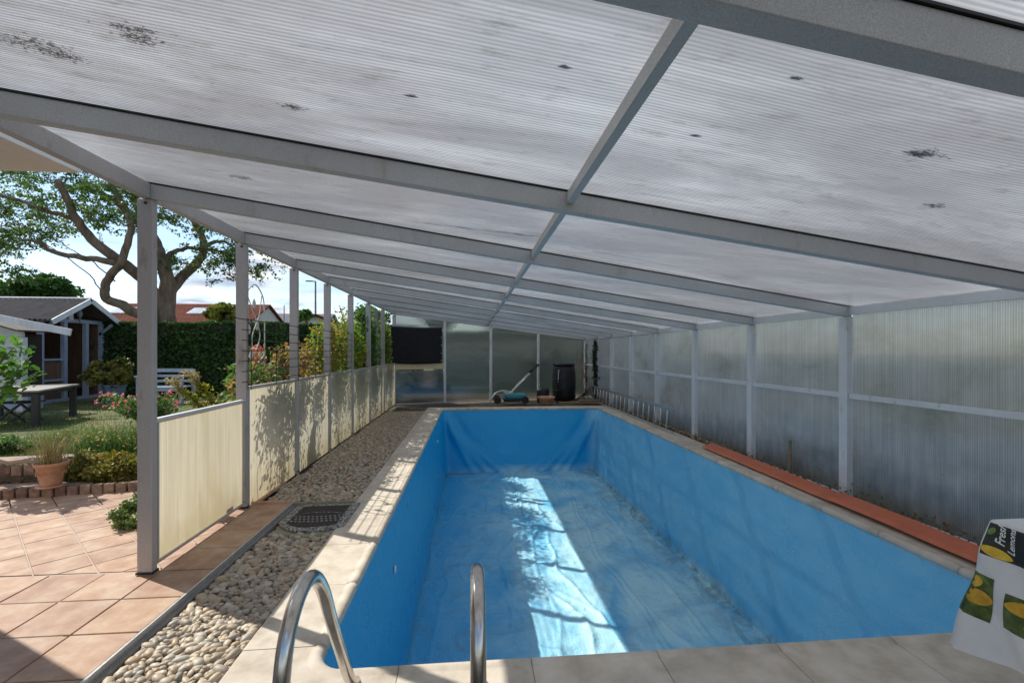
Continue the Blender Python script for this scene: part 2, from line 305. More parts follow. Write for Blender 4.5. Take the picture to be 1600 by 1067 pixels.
# ------------------------------------------------------------ mesh helpers
def tag(o, label=None, cat=None, group=None, kind=None):
    if label: o['label'] = label
    if cat: o['category'] = cat
    if group: o['group'] = group
    if kind: o['kind'] = kind
    return o
def empty(name, loc, label, cat, group=None, rz=0):
    o = bpy.data.objects.new(name, None); C.objects.link(o); o.location = loc; o.rotation_euler = (0, 0, rz); o.empty_display_size = .1
    return tag(o, label, cat, group)
def link(name, me, m, parent=None, bevel=0, smooth=False):
    o = bpy.data.objects.new(name, me); C.objects.link(o)
    if m and not me.materials: me.materials.append(m)
    if smooth: me.polygons.foreach_set('use_smooth', [True]*len(me.polygons))
    if bevel:
        b = o.modifiers.new('bevel', 'BEVEL'); b.width = bevel; b.segments = 2; b.limit_method = 'ANGLE'
    if parent is not None:
        o.parent = parent
        o.matrix_parent_inverse = pmat(parent).inverted()
    return o
def pmat(p):
    mt = Matrix.LocRotScale(p.location, p.rotation_euler, p.scale)
    if p.parent is not None: mt = pmat(p.parent) @ p.matrix_parent_inverse @ mt
    return mt
class MB:
    def __init__(s): s.v = []; s.f = []; s.uv = []
    def add(s, vs, fs):
        n = len(s.v); s.v += [tuple(x) for x in vs]; s.f += [tuple(i+n for i in f) for f in fs]; return s
    def box(s, c, size, rz=0, rot=None):
        R = rot if rot is not None else Matrix.Rotation(rz, 3, 'Z'); c = Vector(c); h = [x/2 for x in size]
        vs = [c+R@Vector((sx*h[0], sy*h[1], sz*h[2])) for sx in (-1, 1) for sy in (-1, 1) for sz in (-1, 1)]
        return s.add(vs, [(0, 1, 3, 2), (4, 6, 7, 5), (0, 4, 5, 1), (2, 3, 7, 6), (0, 2, 6, 4), (1, 5, 7, 3)])
    def beam(s, p, q, wd, ht, off=0):     # bar from p to q; ht hangs above the line by off..off+ht
        p, q = Vector(p), Vector(q); d = (q-p).normalized(); r = d.cross(Vector((0, 0, 1))).normalized(); u = r.cross(d)
        vs = []
        for P_ in (p, q):
            for a_, b_ in ((-1, 0), (1, 0), (1, 1), (-1, 1)): vs.append(P_+r*(a_*wd/2)+u*(off+b_*ht))
        return s.add(vs, [(0, 1, 2, 3), (7, 6, 5, 4), (0, 4, 5, 1), (1, 5, 6, 2), (2, 6, 7, 3), (3, 7, 4, 0)])
    def tube(s, pts, r, n=8, cap=True):
        pts = [Vector(p) for p in pts]; rs = r if isinstance(r, (list, tuple)) else [r]*len(pts)
        rings = []; pu = None
        for i, p in enumerate(pts):
            d = (pts[min(i+1, len(pts)-1)]-pts[max(i-1, 0)]).normalized()
            if pu is None: u = d.orthogonal().normalized()
            else:
                u = pu-d*pu.dot(d)
                u = u.normalized() if u.length > 1e-6 else d.orthogonal().normalized()
            pu = u; v_ = d.cross(u)
            rings.append([p+(u*math.cos(2*math.pi*k/n)+v_*math.sin(2*math.pi*k/n))*rs[i] for k in range(n)])
        vs = [x for r_ in rings for x in r_]; fs = []
        for i in range(len(pts)-1):
            for k in range(n): fs.append((i*n+k, i*n+(k+1) % n, (i+1)*n+(k+1) % n, (i+1)*n+k))
        if cap: fs += [tuple(range(n))[::-1], tuple((len(pts)-1)*n+k for k in range(n))]
        return s.add(vs, fs)
    def lathe(s, c, prof, n=24):
        c = Vector(c); vs = []; fs = []
        for r, z in prof: vs += [c+Vector((r*math.cos(2*math.pi*k/n), r*math.sin(2*math.pi*k/n), z)) for k in range(n)]
        for i in range(len(prof)-1):
            for k in range(n): fs.append((i*n+k, i*n+(k+1) % n, (i+1)*n+(k+1) % n, (i+1)*n+k))
        fs += [tuple(range(n))[::-1], tuple((len(prof)-1)*n+k for k in range(n))]
        return s.add(vs, fs)
    def prism(s, poly2, z0, z1):
        n = len(poly2); vs = [(x, y, z0) for x, y in poly2]+[(x, y, z1) for x, y in poly2]
        return s.add(vs, [tuple(range(n))[::-1], tuple(range(n, 2*n))]+[(i, (i+1) % n, n+(i+1) % n, n+i) for i in range(n)])
    def mesh(s, name):
        me = bpy.data.meshes.new(name); me.from_pydata(s.v, [], s.f); me.update()
        return me
    def build(s, name, m, parent=None, bevel=0, smooth=False, label=None):
        o = link(name, s.mesh(name), m, parent, bevel, smooth)
        if smooth == 'auto':
            pass
        if label: o['label'] = label
        return o
def np_mesh(name, V, Fc, tone=None, smooth=False):
    me = bpy.data.meshes.new(name); k = Fc.shape[1]
    me.vertices.add(len(V)); me.vertices.foreach_set('co', V.astype(np.float32).ravel())
    me.loops.add(Fc.size); me.loops.foreach_set('vertex_index', Fc.astype(np.int32).ravel())
    me.polygons.add(len(Fc)); me.polygons.foreach_set('loop_start', np.arange(0, Fc.size, k, dtype=np.int32))
    me.polygons.foreach_set('loop_total', np.full(len(Fc), k, dtype=np.int32))
    if smooth: me.polygons.foreach_set('use_smooth', np.ones(len(Fc), dtype=bool))
    me.update(calc_edges=True)
    if tone is not None:
        at = me.attributes.new('tone', 'FLOAT', 'POINT'); at.data.foreach_set('value', tone.astype(np.float32))
    return me
def leaves(name, P, size, m, parent=None, up=.4, elong=1.6, tone=None, kind=None, droop=0):
    """one rhombic leaf per point of P"""
    P = np.asarray(P, float); n = len(P)
    d = rng.normal(size=(n, 3)); d[:, 2] -= droop; d /= np.linalg.norm(d, axis=1)[:, None]
    nn = rng.normal(size=(n, 3)); nn[:, 2] += up; nn -= d*(nn*d).sum(1)[:, None]; nn /= np.linalg.norm(nn, axis=1)[:, None]
    sd_ = np.cross(d, nn); s = (size*(.6+.8*rng.random(n)))[:, None]
    V = np.stack([P-d*s*.5*elong, P+sd_*s*.5+nn*s*.12, P+d*s*.5*elong, P-sd_*s*.5+nn*s*.12], 1).reshape(-1, 3)
    Fc = np.arange(4*n).reshape(n, 4)
    tn = rng.random(n)*.6+.2 if tone is None else np.clip(np.asarray(tone)+rng.normal(size=n)*.14, 0, 1)
    me = np_mesh(name, V, Fc, np.repeat(tn, 4))
    o = link(name, me, m, parent)
    if kind: o['kind'] = kind
    return o
def blob(n, c, r, shell=.55):
    d = rng.normal(size=(n, 3)); d /= np.linalg.norm(d, axis=1)[:, None]
    k = (shell+(1-shell)*rng.random(n))[:, None]
    return np.array(c)+d*k*np.array(r)
def clumps(nc, per, c, r, cr, tonevar=True):
    cs = blob(nc, c, r, .55); P = []; T = []
    for q in cs:
        P.append(blob(per, q, (cr, cr, cr*.75), .3)); T.append(np.full(per, rng.random()*.6+.2))
    return np.concatenate(P), np.concatenate(T)
def blades(name, base, h, m, parent=None, wd=.006, lean=.35, tone=None, kind=None, seg=2):
    base = np.asarray(base, float); n = len(base)
    hh = (h*(.55+.7*rng.random(n)))[:, None]; a_ = rng.random(n)*2*math.pi
    ld = np.stack([np.cos(a_), np.sin(a_), np.zeros(n)], 1)*lean*hh*rng.random(n)[:, None]*1.4
    s_ = np.stack([-np.sin(a_), np.cos(a_), np.zeros(n)], 1)*wd
    up_ = np.array([0, 0, 1.])
    m1 = base+up_*hh*.55+ld*.35; tp = base+up_*hh+ld
    V = np.stack([base-s_, base+s_, m1+s_*.8, m1-s_*.8, tp], 1).reshape(-1, 3)
    i = np.arange(n)*5
    Fc = np.concatenate([np.stack([i, i+1, i+2], 1), np.stack([i, i+2, i+3], 1), np.stack([i+3, i+2, i+4], 1)])
    tn = rng.random(n) if tone is None else np.clip(tone+rng.normal(size=n)*.15, 0, 1)
    o = link(name, np_mesh(name, V, Fc, np.repeat(tn, 5)), m, parent)
    if kind: o['kind'] = kind
    return o
def copyo(o, parent=None, name=None):
    c = o.copy(); C.objects.link(c)
    if parent is not None: c.parent = parent
    return c

# ============================================================ GROUND
XL, XR = -2.03, 3.70
def rectring(name, outer, hole, z, m):     # sheet with a rectangular hole
    (x0, y0, x1, y1), (a0, b0, a1, b1) = outer, hole
    mb = MB()
    for q in ((x0, y0, x1, b0), (x0, b1, x1, y1), (x0, b0, a0, b1), (a1, b0, x1, b1)):
        mb.add([(q[0], q[1], z), (q[2], q[1], z), (q[2], q[3], z), (q[0], q[3], z)], [(0, 1, 2, 3)])
    o = mb.build(name, m); o['kind'] = 'structure'; return o
PI0, PI1, PJ0, PJ1 = -.72, 3.24, 2.14, 11.52     # inner edge of the pool
rectring('ground', (-160, -40, 160, 260), (-.95, 1.9, 3.4, 11.8), -.06, M['soil'])
# raised lawn
LZ = .22
lw = np_mesh('lawn', *(lambda: (lambda xs, ys: (np.array([(x, y, LZ+.03*mn.noise((x*.6, y*.6, 0))-(.16 if y < 5.6 else 0)) for y in ys for x in xs]),
     np.array([(j*len(xs)+i, j*len(xs)+i+1, (j+1)*len(xs)+i+1, (j+1)*len(xs)+i) for j in range(len(ys)-1) for i in range(len(xs)-1)])))(np.concatenate([np.linspace(-60, -13, 12), np.linspace(-12.5, -2.45, 46)]), np.concatenate([np.linspace(5.25, 14, 40), np.linspace(16, 60, 14)])))(), smooth=True)
link('lawn', lw, M['lawn'])['kind'] = 'structure'

# ---- patio of terracotta tiles, each its own piece
patio = MB().box((-6.0, 1.9, -.02), (7.96, 5.3, .106)).build('patio', M['grout']); patio['kind'] = 'structure'
# the patio body is the grout bed; it ends at the kerb line and below the brick edging
def clip(pl, a, b, c):      # keep a*x+b*y+c>=0
    o_ = []
    for i in range(len(pl)):
        p, q = pl[i], pl[(i+1) % len(pl)]; dp, dq = a*p[0]+b*p[1]+c, a*q[0]+b*q[1]+c
        if dp >= 0: o_.append(p)
        if dp*dq < 0: k = dp/(dp-dq); o_.append((p[0]+(q[0]-p[0])*k, p[1]+(q[1]-p[1])*k))
    return o_
def area(p): return abs(sum(p[i][0]*p[(i+1) % len(p)][1]-p[(i+1) % len(p)][0]*p[i][1] for i in range(len(p))))/2 if len(p) > 2 else 0
def tile(pl, z=.022, th=.016):
    if area(pl) < .003: return
    cx = sum(p[0] for p in pl)/len(pl); cy = sum(p[1] for p in pl)/len(pl)
    a_ = random.uniform(-.004, .004); b_ = random.uniform(-.004, .004); dz = random.uniform(-.0012, .0012)
    n = len(pl); mb = MB()
    inn = [(cx+(x-cx)*.985, cy+(y-cy)*.985) for x, y in pl]
    f = lambda x, y, zz: (x, y, zz+dz+(x-cx)*a_+(y-cy)*b_)
    vs = [f(x, y, z-.006) for x, y in pl]+[f(x, y, z+th-.003) for x, y in pl]+[f(x, y, z+th) for x, y in inn]
    fs = [tuple(range(2*n, 3*n))]+[(i, (i+1) % n, n+(i+1) % n, n+i) for i in range(n)]+[(n+i, n+(i+1) % n, 2*n+(i+1) % n, 2*n+i) for i in range(n)]
    mb.add(vs, fs); mb.build('tile', M['tile'], patio)
g_ = .004
KX = -1.660
for i in range(9):                      # straight field beside the kerb
    x1 = KX-.326*i; x0 = x1-.326
    for j in range(-1, 9 if i == 0 else 4):
        y0 = 1.80+.336*j+.005; y1 = y0+.336
        if i > 0 and y1 > 3.16: y1 = min(y1, 3.155)
        if y1-y0 < .05 or y1 > 4.52: continue
        if x1 < -4.0: continue
        tile([(x0+g_, y0+g_), (x1-g_, y0+g_), (x1-g_, y1-g_), (x0+g_, y1-g_)])
TS = .272
for i in range(-24, 24):                # diagonal field
    for j in range(-2, 40):
        cx_, cy_ = .41/2, .41/2
        pts = []
        for (u, v_) in ((0, 0), (1, 0), (1, 1), (0, 1)):
            uu = (i+u)*TS+(-g_ if u else g_); vv = (j+v_)*TS+(-g_ if v_ else g_)
            # rows run along +x-y ; columns along +x+y
            pts.append((cx_+(vv*-1+uu)/math.sqrt(2), cy_+(vv+uu)/math.sqrt(2)))
        pts = [(x, y) for x, y in pts]
        pl = clip(pts, 0, 1, -3.162); 
        if len(pl) > 2: pl = clip(pl, -1, 0, KX-.326-g_)
        if len(pl) > 2: pl = clip(pl, .157, -1, 5.50)
        if len(pl) > 2: pl = clip(pl, 1, 0, 6.2)
        if len(pl) > 2: tile(pl)
MB().box((KX+.006, 3.0, -.005), (.012, 3.1, .088)).build('kerb', M['kerbmetal'])['kind'] = 'structure'
MB().box((KX+.025, 3.0, -.03), (.028, 3.1, .075)).build('kerb', M['concrete'])['kind'] = 'structure'

# ---- brick edging of the lawn: bricks stood on end in two steps
eg = empty('brick_edging', (-3.5, 4.95, 0), 'low weathered brick edging and two steps between the tiled patio and the lawn', 'brick edging')
def yrow(x): return 4.82+(x+4.49)*.157
bm0 = MB().box((0, 0, 0), (.088, .07, .10)); bme = bm0.mesh('brick'); bme.materials.append(M['brick'])
def brick(x, y, z, rz=.155, tall=1.0, wide=1.0):
    o = bpy.data.objects.new('brick', bme); C.objects.link(o); o.parent = eg; o.matrix_parent_inverse = pmat(eg).inverted()
    o.location = (x, y+random.uniform(-.004, .004), z+random.uniform(-.004, .003)); o.rotation_euler = (random.uniform(-.03, .03), random.uniform(-.03, .03), rz+random.uniform(-.03, .03)); o.scale = (wide, 1, tall)
    b = o.modifiers.new('bevel', 'BEVEL'); b.width = .006; b.segments = 1
k = 0
x = -6.3
while x < -2.3:
    brick(x, yrow(x), .07, tall=1.12); x += .1
MB().box((-4.75, 4.79+.19, .075), (1.75, .26, .07), rz=.155).build('step_top', M['steptop'], eg, bevel=.01)
MB().box((-4.78, 5.19, .16), (1.55, .30, .05), rz=.155).build('step_top', M['soil'], eg)
x = -6.0
while x < -3.85:
    brick(x, yrow(x)+.33, .195, tall=1.75); x += .1
MB().box((-4.95, 5.22, .31), (1.9, .24, .035), rz=.155).build('step_top', M['steptop'], eg, bevel=.008)
MB().box((-4.3, 4.88, .018), (4.4, .04, .032), rz=.155).build('base_joint', M['concrete'], eg)

# ============================================================ GRAVEL
gb = MB().box((-1.38, 3.0, -.055), (.60, 3.4, .012)).box((-1.55, 8.35, -.055), (1.1, 6.9, .012)).build('gravel_bed', M['bed']); gb['kind'] = 'structure'
def ico(sub):
    b = bmesh.new(); bmesh.ops.create_icosphere(b, subdivisions=sub, radius=1)
    V = np.array([v.co[:] for v in b.verts]); Fc = np.array([[v.index for v in f.verts] for f in b.faces]); b.free(); return V, Fc
IV, IF = ico(2); IV1, IF1 = ico(1)
def pebshape(V):
    s = np.array([1.08, .60+.26*rng.random(), .40+.2*rng.random()])
    q = V.copy()
    q = q*(1+.10*np.sin(q[:, [1]]*2.1+rng.random()*6)+.07*np.sin(q[:, [0]]*2.7+rng.random()*6))
    return q*s
spots = []
def fillpeb(x0, x1, y0, y1, dens, z0, layers):
    for L in range(layers):
        n = int((x1-x0)*(y1-y0)*dens)
        nx = max(1, int(math.sqrt(n*(x1-x0)/(y1-y0)))); ny = max(1, n//nx)
        for i in range(nx):
            for j in range(ny):
                x = x0+(i+random.uniform(-.05, 1.05))*(x1-x0)/nx; y = y0+(j+random.uniform(-.05, 1.05))*(y1-y0)/ny
                r = random.choice((.015, .019, .023, .027, .033))*random.uniform(.85, 1.15)
                spots.append((min(max(x, x0+r), x1-r), min(max(y, y0+r), y1-r), z0+L*.014+random.uniform(-.005, .008), r))
fillpeb(KX+.04, -1.10, 2.0, 4.42, 950, -.040, 3)
fillpeb(-2.0, -1.10, 4.53, 11.3, 800, -.030, 2)
spots = [s_ for s_ in spots if not (-1.62 < s_[0] < -1.1 and 3.80 < s_[1] < 4.4 and s_[2] > -.02)]
spots.sort(key=lambda s_: -(s_[3]/(s_[1]))*(1 if s_[2] > -.022 else .2))
pm = []
for k in range(14):
    me = np_mesh('pebble', pebshape(IV), IF, smooth=True); me.materials.append(M['peb_o']); pm.append(me)
for (x, y, z, r) in spots[:300]:
    o = bpy.data.objects.new('pebble', random.choice(pm)); C.objects.link(o); o.parent = gb
    o.location = (x, y, z); o.scale = (r, r, r); o.rotation_euler = (random.uniform(-.35, .35), random.uniform(-.35, .35), random.uniform(0, 6.3))
VV, FF, TT = [], [], []; n0 = 0
for (x, y, z, r) in spots[300:]:
    V_, F_ = (IV, IF) if y < 5.2 else (IV1, IF1)
    q = pebshape(V_)*r; a_, b_, c_ = rng.random()*6.3, rng.uniform(-.4, .4), rng.uniform(-.4, .4)
    R_ = np.array(Matrix.Rotation(a_, 3, 'Z')@Matrix.Rotation(b_, 3, 'X')@Matrix.Rotation(c_, 3, 'Y'))
    q = q@R_.T+np.array((x, y, z)); VV.append(q); FF.append(F_+n0); n0 += len(q); TT.append(np.full(len(q), rng.random()))
o = link('gravel', np_mesh('gravel', np.concatenate(VV), np.concatenate(FF), np.concatenate(TT), True), M['peb_s'], gb); o['kind'] = 'stuff'
# cross board at the end of the kerb, with its brick-red end
MB().box((-1.60, 4.475, -.01), (1.0, .035, .085), rz=.0).build('timber_edge', M['slab'])['kind'] = 'structure'
tag(MB().box((-1.86, 4.44, .02), (.31, .028, .085)).build('upright_tile', M['terracotta'], bevel=.004), 'terracotta tile stood on edge where the tiled strip meets the far gravel', 'tile')

# ============================================================ POOL
pool = empty('swimming_pool', (1.26, 6.8, 0), 'long empty swimming pool with a wrinkled blue liner and pale stone coping', 'swimming pool')
def outline(x0, x1, y0, y1, r, step=.1, nc=6):
    """points, corner-normals counterclockwise, starting on the left side going to -y"""
    P = []
    def seg(ax, ay, bx, by, n_):
        L = math.hypot(bx-ax, by-ay); k_ = max(1, int(L/step))
        for i in range(k_): t_ = i/k_; P.append((ax+(bx-ax)*t_, ay+(by-ay)*t_, n_[0], n_[1]))
    def arc(cx, cy, a0, a1):
        for i in range(nc):
            a_ = a0+(a1-a0)*i/nc; cx_, sy_ = math.cos(a_), math.sin(a_); m_ = max(abs(cx_), abs(sy_))
            P.append((cx+r*cx_, cy+r*sy_, cx_, sy_, cx, cy, m_))
    seg(x0, y1-r, x0, y0+r, (-1, 0)); arc(x0+r, y0+r, math.pi, 1.5*math.pi)
    seg(x0+r, y0, x1-r, y0, (0, -1)); arc(x1-r, y0+r, 1.5*math.pi, 2*math.pi)
    seg(x1, y0+r, x1, y1-r, (1, 0)); arc(x1-r, y1-r, 0, .5*math.pi)
    seg(x1-r, y1, x0+r, y1, (0, 1)); arc(x0+r, y1-r, .5*math.pi, math.pi)
    return P
OL = outline(PI0, PI1, PJ0, PJ1, .14, .05)
def offs(p, w_):
    if len(p) == 4: return (p[0]+p[2]*w_, p[1]+p[3]*w_)
    x, y, nx, ny, cx, cy, m_ = p; r = .14
    if w_ <= .03: return (cx+nx*(r+w_), cy+ny*(r+w_))
    k_ = (w_-.03)/.32*1.0; k_ = min(1, k_); q = (r+w_)
    ex = (nx/m_)*q; ey = (ny/m_)*q; rx, ry = nx*q, ny*q
    return (cx+rx+(ex-rx)*k_, cy+ry+(ey-ry)*k_)
# profile: (offset outward, z)
CPW = {0: .35, 1: .42, 2: .27, 3: .36}
def prof(w_): return [(.012, -.045), (-.012, -.038), (-.022, -.018), (-.018, .004), (0, .016), (.022, .018), (.036, .010), (.05, .008), (w_-.01, .006), (w_, -.002), (w_, -.05)]
cum = [0]
for i in range(len(OL)):
    a_, b_ = OL[i], OL[(i+1) % len(OL)]; cum.append(cum[-1]+math.hypot(a_[0]-b_[0], a_[1]-b_[1]))
tot = cum[-1]
def stone(i0, i1, wd=.382):
    idx = list(range(i0, i1+1)); vs = []; pr = prof(wd); n = len(pr)
    dz = random.uniform(-.0015, .0015)
    for c_, ii in enumerate(idx):
        p = OL[ii % len(OL)]; q = OL[(ii+1) % len(OL)]
        for (w_, z) in pr:
            x, y = offs(p, w_)
            if c_ == 0: x2, y2 = offs(q, w_); x += (x2-x)*.07; y += (y2-y)*.07
            vs.append((x, y, z+dz))
    fs = []
    for c_ in range(len(idx)-1):
        for j in range(n): fs.append((c_*n+j, c_*n+(j+1) % n, (c_+1)*n+(j+1) % n, (c_+1)*n+j))
    fs += [tuple(range(n))[::-1], tuple((len(idx)-1)*n+j for j in range(n))]
    mb = MB(); mb.add(vs, fs); o = mb.build('coping_stone', M['coping'], pool)
    for pi, p in enumerate(o.data.polygons):
        p.use_smooth = (pi % n) in (0, 1, 2, 3, 4, 5, 6) and pi < len(o.data.polygons)-2
i = 0; nO = len(OL)
while i < nO:
    j = min(i+12, nO)
    if nO-j < 5: j = nO
    stone(i, j); i = j
MB().box((1.26, 1.76, -.03), (5.1, .06, .07)).build('coping_backing', M['grout'], pool)
# joint bed under the stones
tagj = MB()
for q in ((PI0-.36, 1.74, PI1+.36, PJ0-.03), (PI0-.36, PJ1+.03, PI1+.36, PJ1+.35), (PI0-.34, PJ0-.03, PI0-.03, PJ1+.03), (PI1+.03, PJ0-.03, PI1+.34, PJ1+.03)):
    tagj.box(((q[0]+q[2])/2, (q[1]+q[3])/2, -.03), (q[2]-q[0], q[3]-q[1], .056))
tagj.build('joint_bed', M['grout'], pool)
# deck in front of the coping, towards the viewer
for i_ in range(-4, 9):
    MB().box((-.20+.6*i_, 1.27, -.02), (.594, .90, .05)).build('deck_stone', M['coping'], pool, bevel=.003)
# liner walls
rows = 40; V = []; Fc = []
def wallpt(p, t_):     # t 0 top .. 1 bottom
    ins = .02+.10*t_ + (.10*t_ if p[2] > .5 else 0)+(.22*t_ if p[3] > .5 else 0)
    x, y = (p[0], p[1]) if len(p) == 4 else (p[0], p[1])
    # slope handled by scaling about the middle
    cx_, cy_ = 1.26, 6.8
    x1 = x+(cx_-x)*0; y1 = y
    sx = (1-t_*.055*(1.0 if x < cx_ else 2.3)); sy = (1-t_*(.075 if y > cy_ else .02))
    x1 = cx_+(x-cx_)*sx; y1 = cy_+(y-cy_)*sy
    z = -.03-1.47*t_
    d = 0
    far = y > PJ1-.3; u = (x-PI0)/(PI1-PI0)
    def ridge(s_, c_, w_): return math.exp(-((s_-c_)/w_)**2)
    if far:
        # swags hanging from both top corners to the foot of the wall
        for c0, sg in ((0.03, 1), (.97, -1)):
            for k_, (reach, amp) in enumerate(((.16, .05), (.24, .06), (.33, .045), (.42, .02))):
                cu = c0+sg*reach*(t_**1.7)
                d += amp*ridge(u, cu, .022+.012*k_)*min(1, t_*2.2)
                d -= amp*.6*ridge(u, cu+sg*.045, .03)*min(1, t_*2.0)
        d += .02*mn.noise((u*9, t_*3, 3))
    elif x > PI1-.25:
        s_ = y
        d += .022*mn.noise((s_*3.2+t_*2.6, t_*4.5, 1.2))*(0.35+t_)+.020*mn.noise((s_*1.5+t_, t_*11, 3))*(.3+t_)
        d += .012*math.sin(s_*15+t_*9+2.5*mn.noise((s_*.8, t_, 0)))*max(0, mn.noise((s_*.6, t_*1.5, 4))+.25)*min(1, 3*t_)
        if s_ > 9.2:
            for k_ in range(6):
                d += .035*ridge(s_, 11.45-.18-.42*k_*t_**1.3-.05*k_, .05)*min(1, t_*2)*(1-k_*.12)
    else:
        d += .010*mn.noise((y*1.2, t_*2, 7))*t_
    nx, ny = p[2], p[3]
    return (x1-nx*d, y1-ny*d, z+(.0))
for r_ in range(rows+1):
    for p in OL: V.append(wallpt(p, r_/rows))
for r_ in range(rows):
    for i_ in range(nO): Fc.append((r_*nO+i_, r_*nO+(i_+1) % nO, (r_+1)*nO+(i_+1) % nO, (r_+1)*nO+i_))
link('liner_wall', np_mesh('liner_wall', np.array(V), np.array(Fc), smooth=True), M['liner'], pool)
# liner floor
fx0, fx1 = 1.26+(PI0-1.26)*.945, 1.26+(PI1-1.26)*(1-.055*2.3); fy0, fy1 = 6.8+(PJ0-6.8)*.98, 6.8+(PJ1-6.8)*.925
xs = np.linspace(fx0-.03, fx1+.03, 230); ys = np.linspace(fy0-.03, fy1+.03, 460)
V = []
for y in ys:
    for x in xs:
        u = (x-fx0)/(fx1-fx0)
        z = -1.497
        n1 = mn.noise((x*1.1, y*.8, 0)); wx = x+.12*mn.noise((x*.8, y*.7, 9))
        k_ = .35+.9*max(0, mn.noise((x*.7, y*.45, 5))+.35)
        k_ *= .35+.65*min(1, max(0, (x+.2)/1.2))
        rg_ = 1-abs(mn.noise((wx*3.2+.4*mn.noise((x*1.5, y*1.5, 8)), y*.7, 2)))*2.2
        z += .034*k_*max(0, rg_)**4
        z += .022*k_*max(0, 1-abs(mn.noise((x*1.9+n1, y*2.4+wx, 22)))*3.0)**3
        z += .015*k_*abs(mn.noise((wx*7.0, y*1.1, 2)))
        z += .022*k_*mn.noise((x*2.4, y*6.5+2*n1, 4))-.016*k_*abs(mn.noise((x*5+n1, y*10, 14)))
        z += .006*k_*mn.noise((x*11, y*9, 6))
        for cx_ in (.95, 1.85, 1.93, 2.45):
            z += .014*math.exp(-((wx-cx_-.06*mn.noise((0, y*1.3, cx_)))/.02)**2)
        for cy_ in (5.15, 6.7, 8.35, 9.4):
            z += .010*math.exp(-((y-cy_-.1*mn.noise((x*1.3, 0, cy_)))/.022)**2)*(.4+.6*math.sin(x*26)**2)
        if x < 1.2: z -= .03*(1.2-x)/1.8
        V.append((x, y, z))
nx_ = len(xs)
Fc = [(j*nx_+i_, j*nx_+i_+1, (j+1)*nx_+i_+1, (j+1)*nx_+i_) for j in range(len(ys)-1) for i_ in range(nx_-1)]
link('liner_floor', np_mesh('liner_floor', np.array(V), np.array(Fc), smooth=True), M['liner'], pool)
# liner rail under the coping
rl = MB(); ring_ = [(p[0]+p[2]*.002, p[1]+p[3]*.002, -.042) for p in OL]; rl.tube(ring_+[ring_[0]], .007, 6, cap=False)
rl.build('liner_rail', M['white'], pool)
# water inlets on the left wall
def inlet(Y, z):
    t_ = (-.03-z)/1.47; x_ = 1.26+(PI0-1.26)*(1-t_*.055)
    me_ = MB().lathe((0, 0, 0), [(.0, .0), (.034, .0), (.036, .006), (.026, .014), (.012, .016), (.010, .008)], 20).mesh('inlet')
    o = link('inlet_nozzle', me_, M['white'], None, smooth=True); o.location = (x_+.004, Y, z); o.rotation_euler = (0, math.pi/2, 0)
    o.parent = pool; o.matrix_parent_inverse = pmat(pool).inverted()
inlet(4.19, -.50); inlet(9.6, -.42)
# white hose leaving the grab rail ladder: two stainless handrails
lad = empty('pool_ladder', (-.24, 1.3, 0), 'pair of arched stainless steel pool ladder handrails at the near end of the pool', 'pool ladder')
def smoothpath(pts, n=8):
    o_ = []; P = [Vector(p) for p in pts]; P = [2*P[0]-P[1]]+P+[2*P[-1]-P[-2]]
    for i_ in range(1, len(P)-2):
        for k_ in range(n):
            t_ = k_/n; a_, b_, c_, d_ = P[i_-1:i_+3]
            o_.append(.5*((2*b_)+(-a_+c_)*t_+(2*a_-5*b_+4*c_-d_)*t_*t_+(-a_+3*b_-3*c_+d_)*t_**3))
    o_.append(P[-2]); return o_
for X_ in (-.505, .02):
    pts = [(0, 1.27, .0), (0, 1.27, .3), (0, 1.275, .52), (0, 1.32, .665), (0, 1.42, .735), (0, 1.53, .725), (0, 1.63, .63), (0, 1.72, .48), (0, 1.86, .26), (0, 1.95, .12), (0, 2.04, .02), (0, 2.22, -.10), (0, 2.24, -.3), (0, 2.24, -1.1)]
    pts = [(X_, y, z) for _, y, z in pts]
    MB().tube(smoothpath(pts, 6), .0225, 24).build('handrail', M['steel'], lad, smooth=True)
    MB().lathe((X_, 1.27, .006), [(.023, .02), (.045, .016), (.05, 0)], 20).build('base_collar', M['steel'], lad)
for z in (-.35, -.62, -.89):
    MB().box((-.24, 2.26, z), (.5, .07, .03)).build('tread', M['white'], lad, bevel=.005)

# ============================================================ POOL SHELTER
sh = empty('pool_shelter', (XL, 3.1, 0), 'lean-to pool shelter of grey steel posts and rafters glazed with ribbed polycarbonate sheets', 'pool shelter')
ZL, ZR = 2.41, 1.785
LY = [-.35, .76, 2.02, 3.12, 4.34, 5.56, 6.80, 8.08, 9.45, 10.95, 12.55]
RY = [-.45, 1.08, 2.58, 4.24, 5.78, 7.32, 8.87, 10.36, 11.85, 13.25, 14.65]
def zu(x): return ZL+(x-XL)*(ZR-ZL)/(XR-XL)       # underside of rafters
RH, RW = .095, .058
PXm = .485
for k_ in range(len(LY)):
    p = Vector((XL-.03, LY[k_]-.0, zu(XL-.03))); q = Vector((XR+.02, RY[k_]+.0, zu(XR+.02)))
    MB().beam(p, q, RW if k_ != 1 else .066, RH).build('rafter', M['galv'], sh, bevel=.003)
    MB().beam(p, q, (RW if k_ != 1 else .066)+.014, .0075, off=RH+.0005).build('gasket', M['blackplastic'], sh)
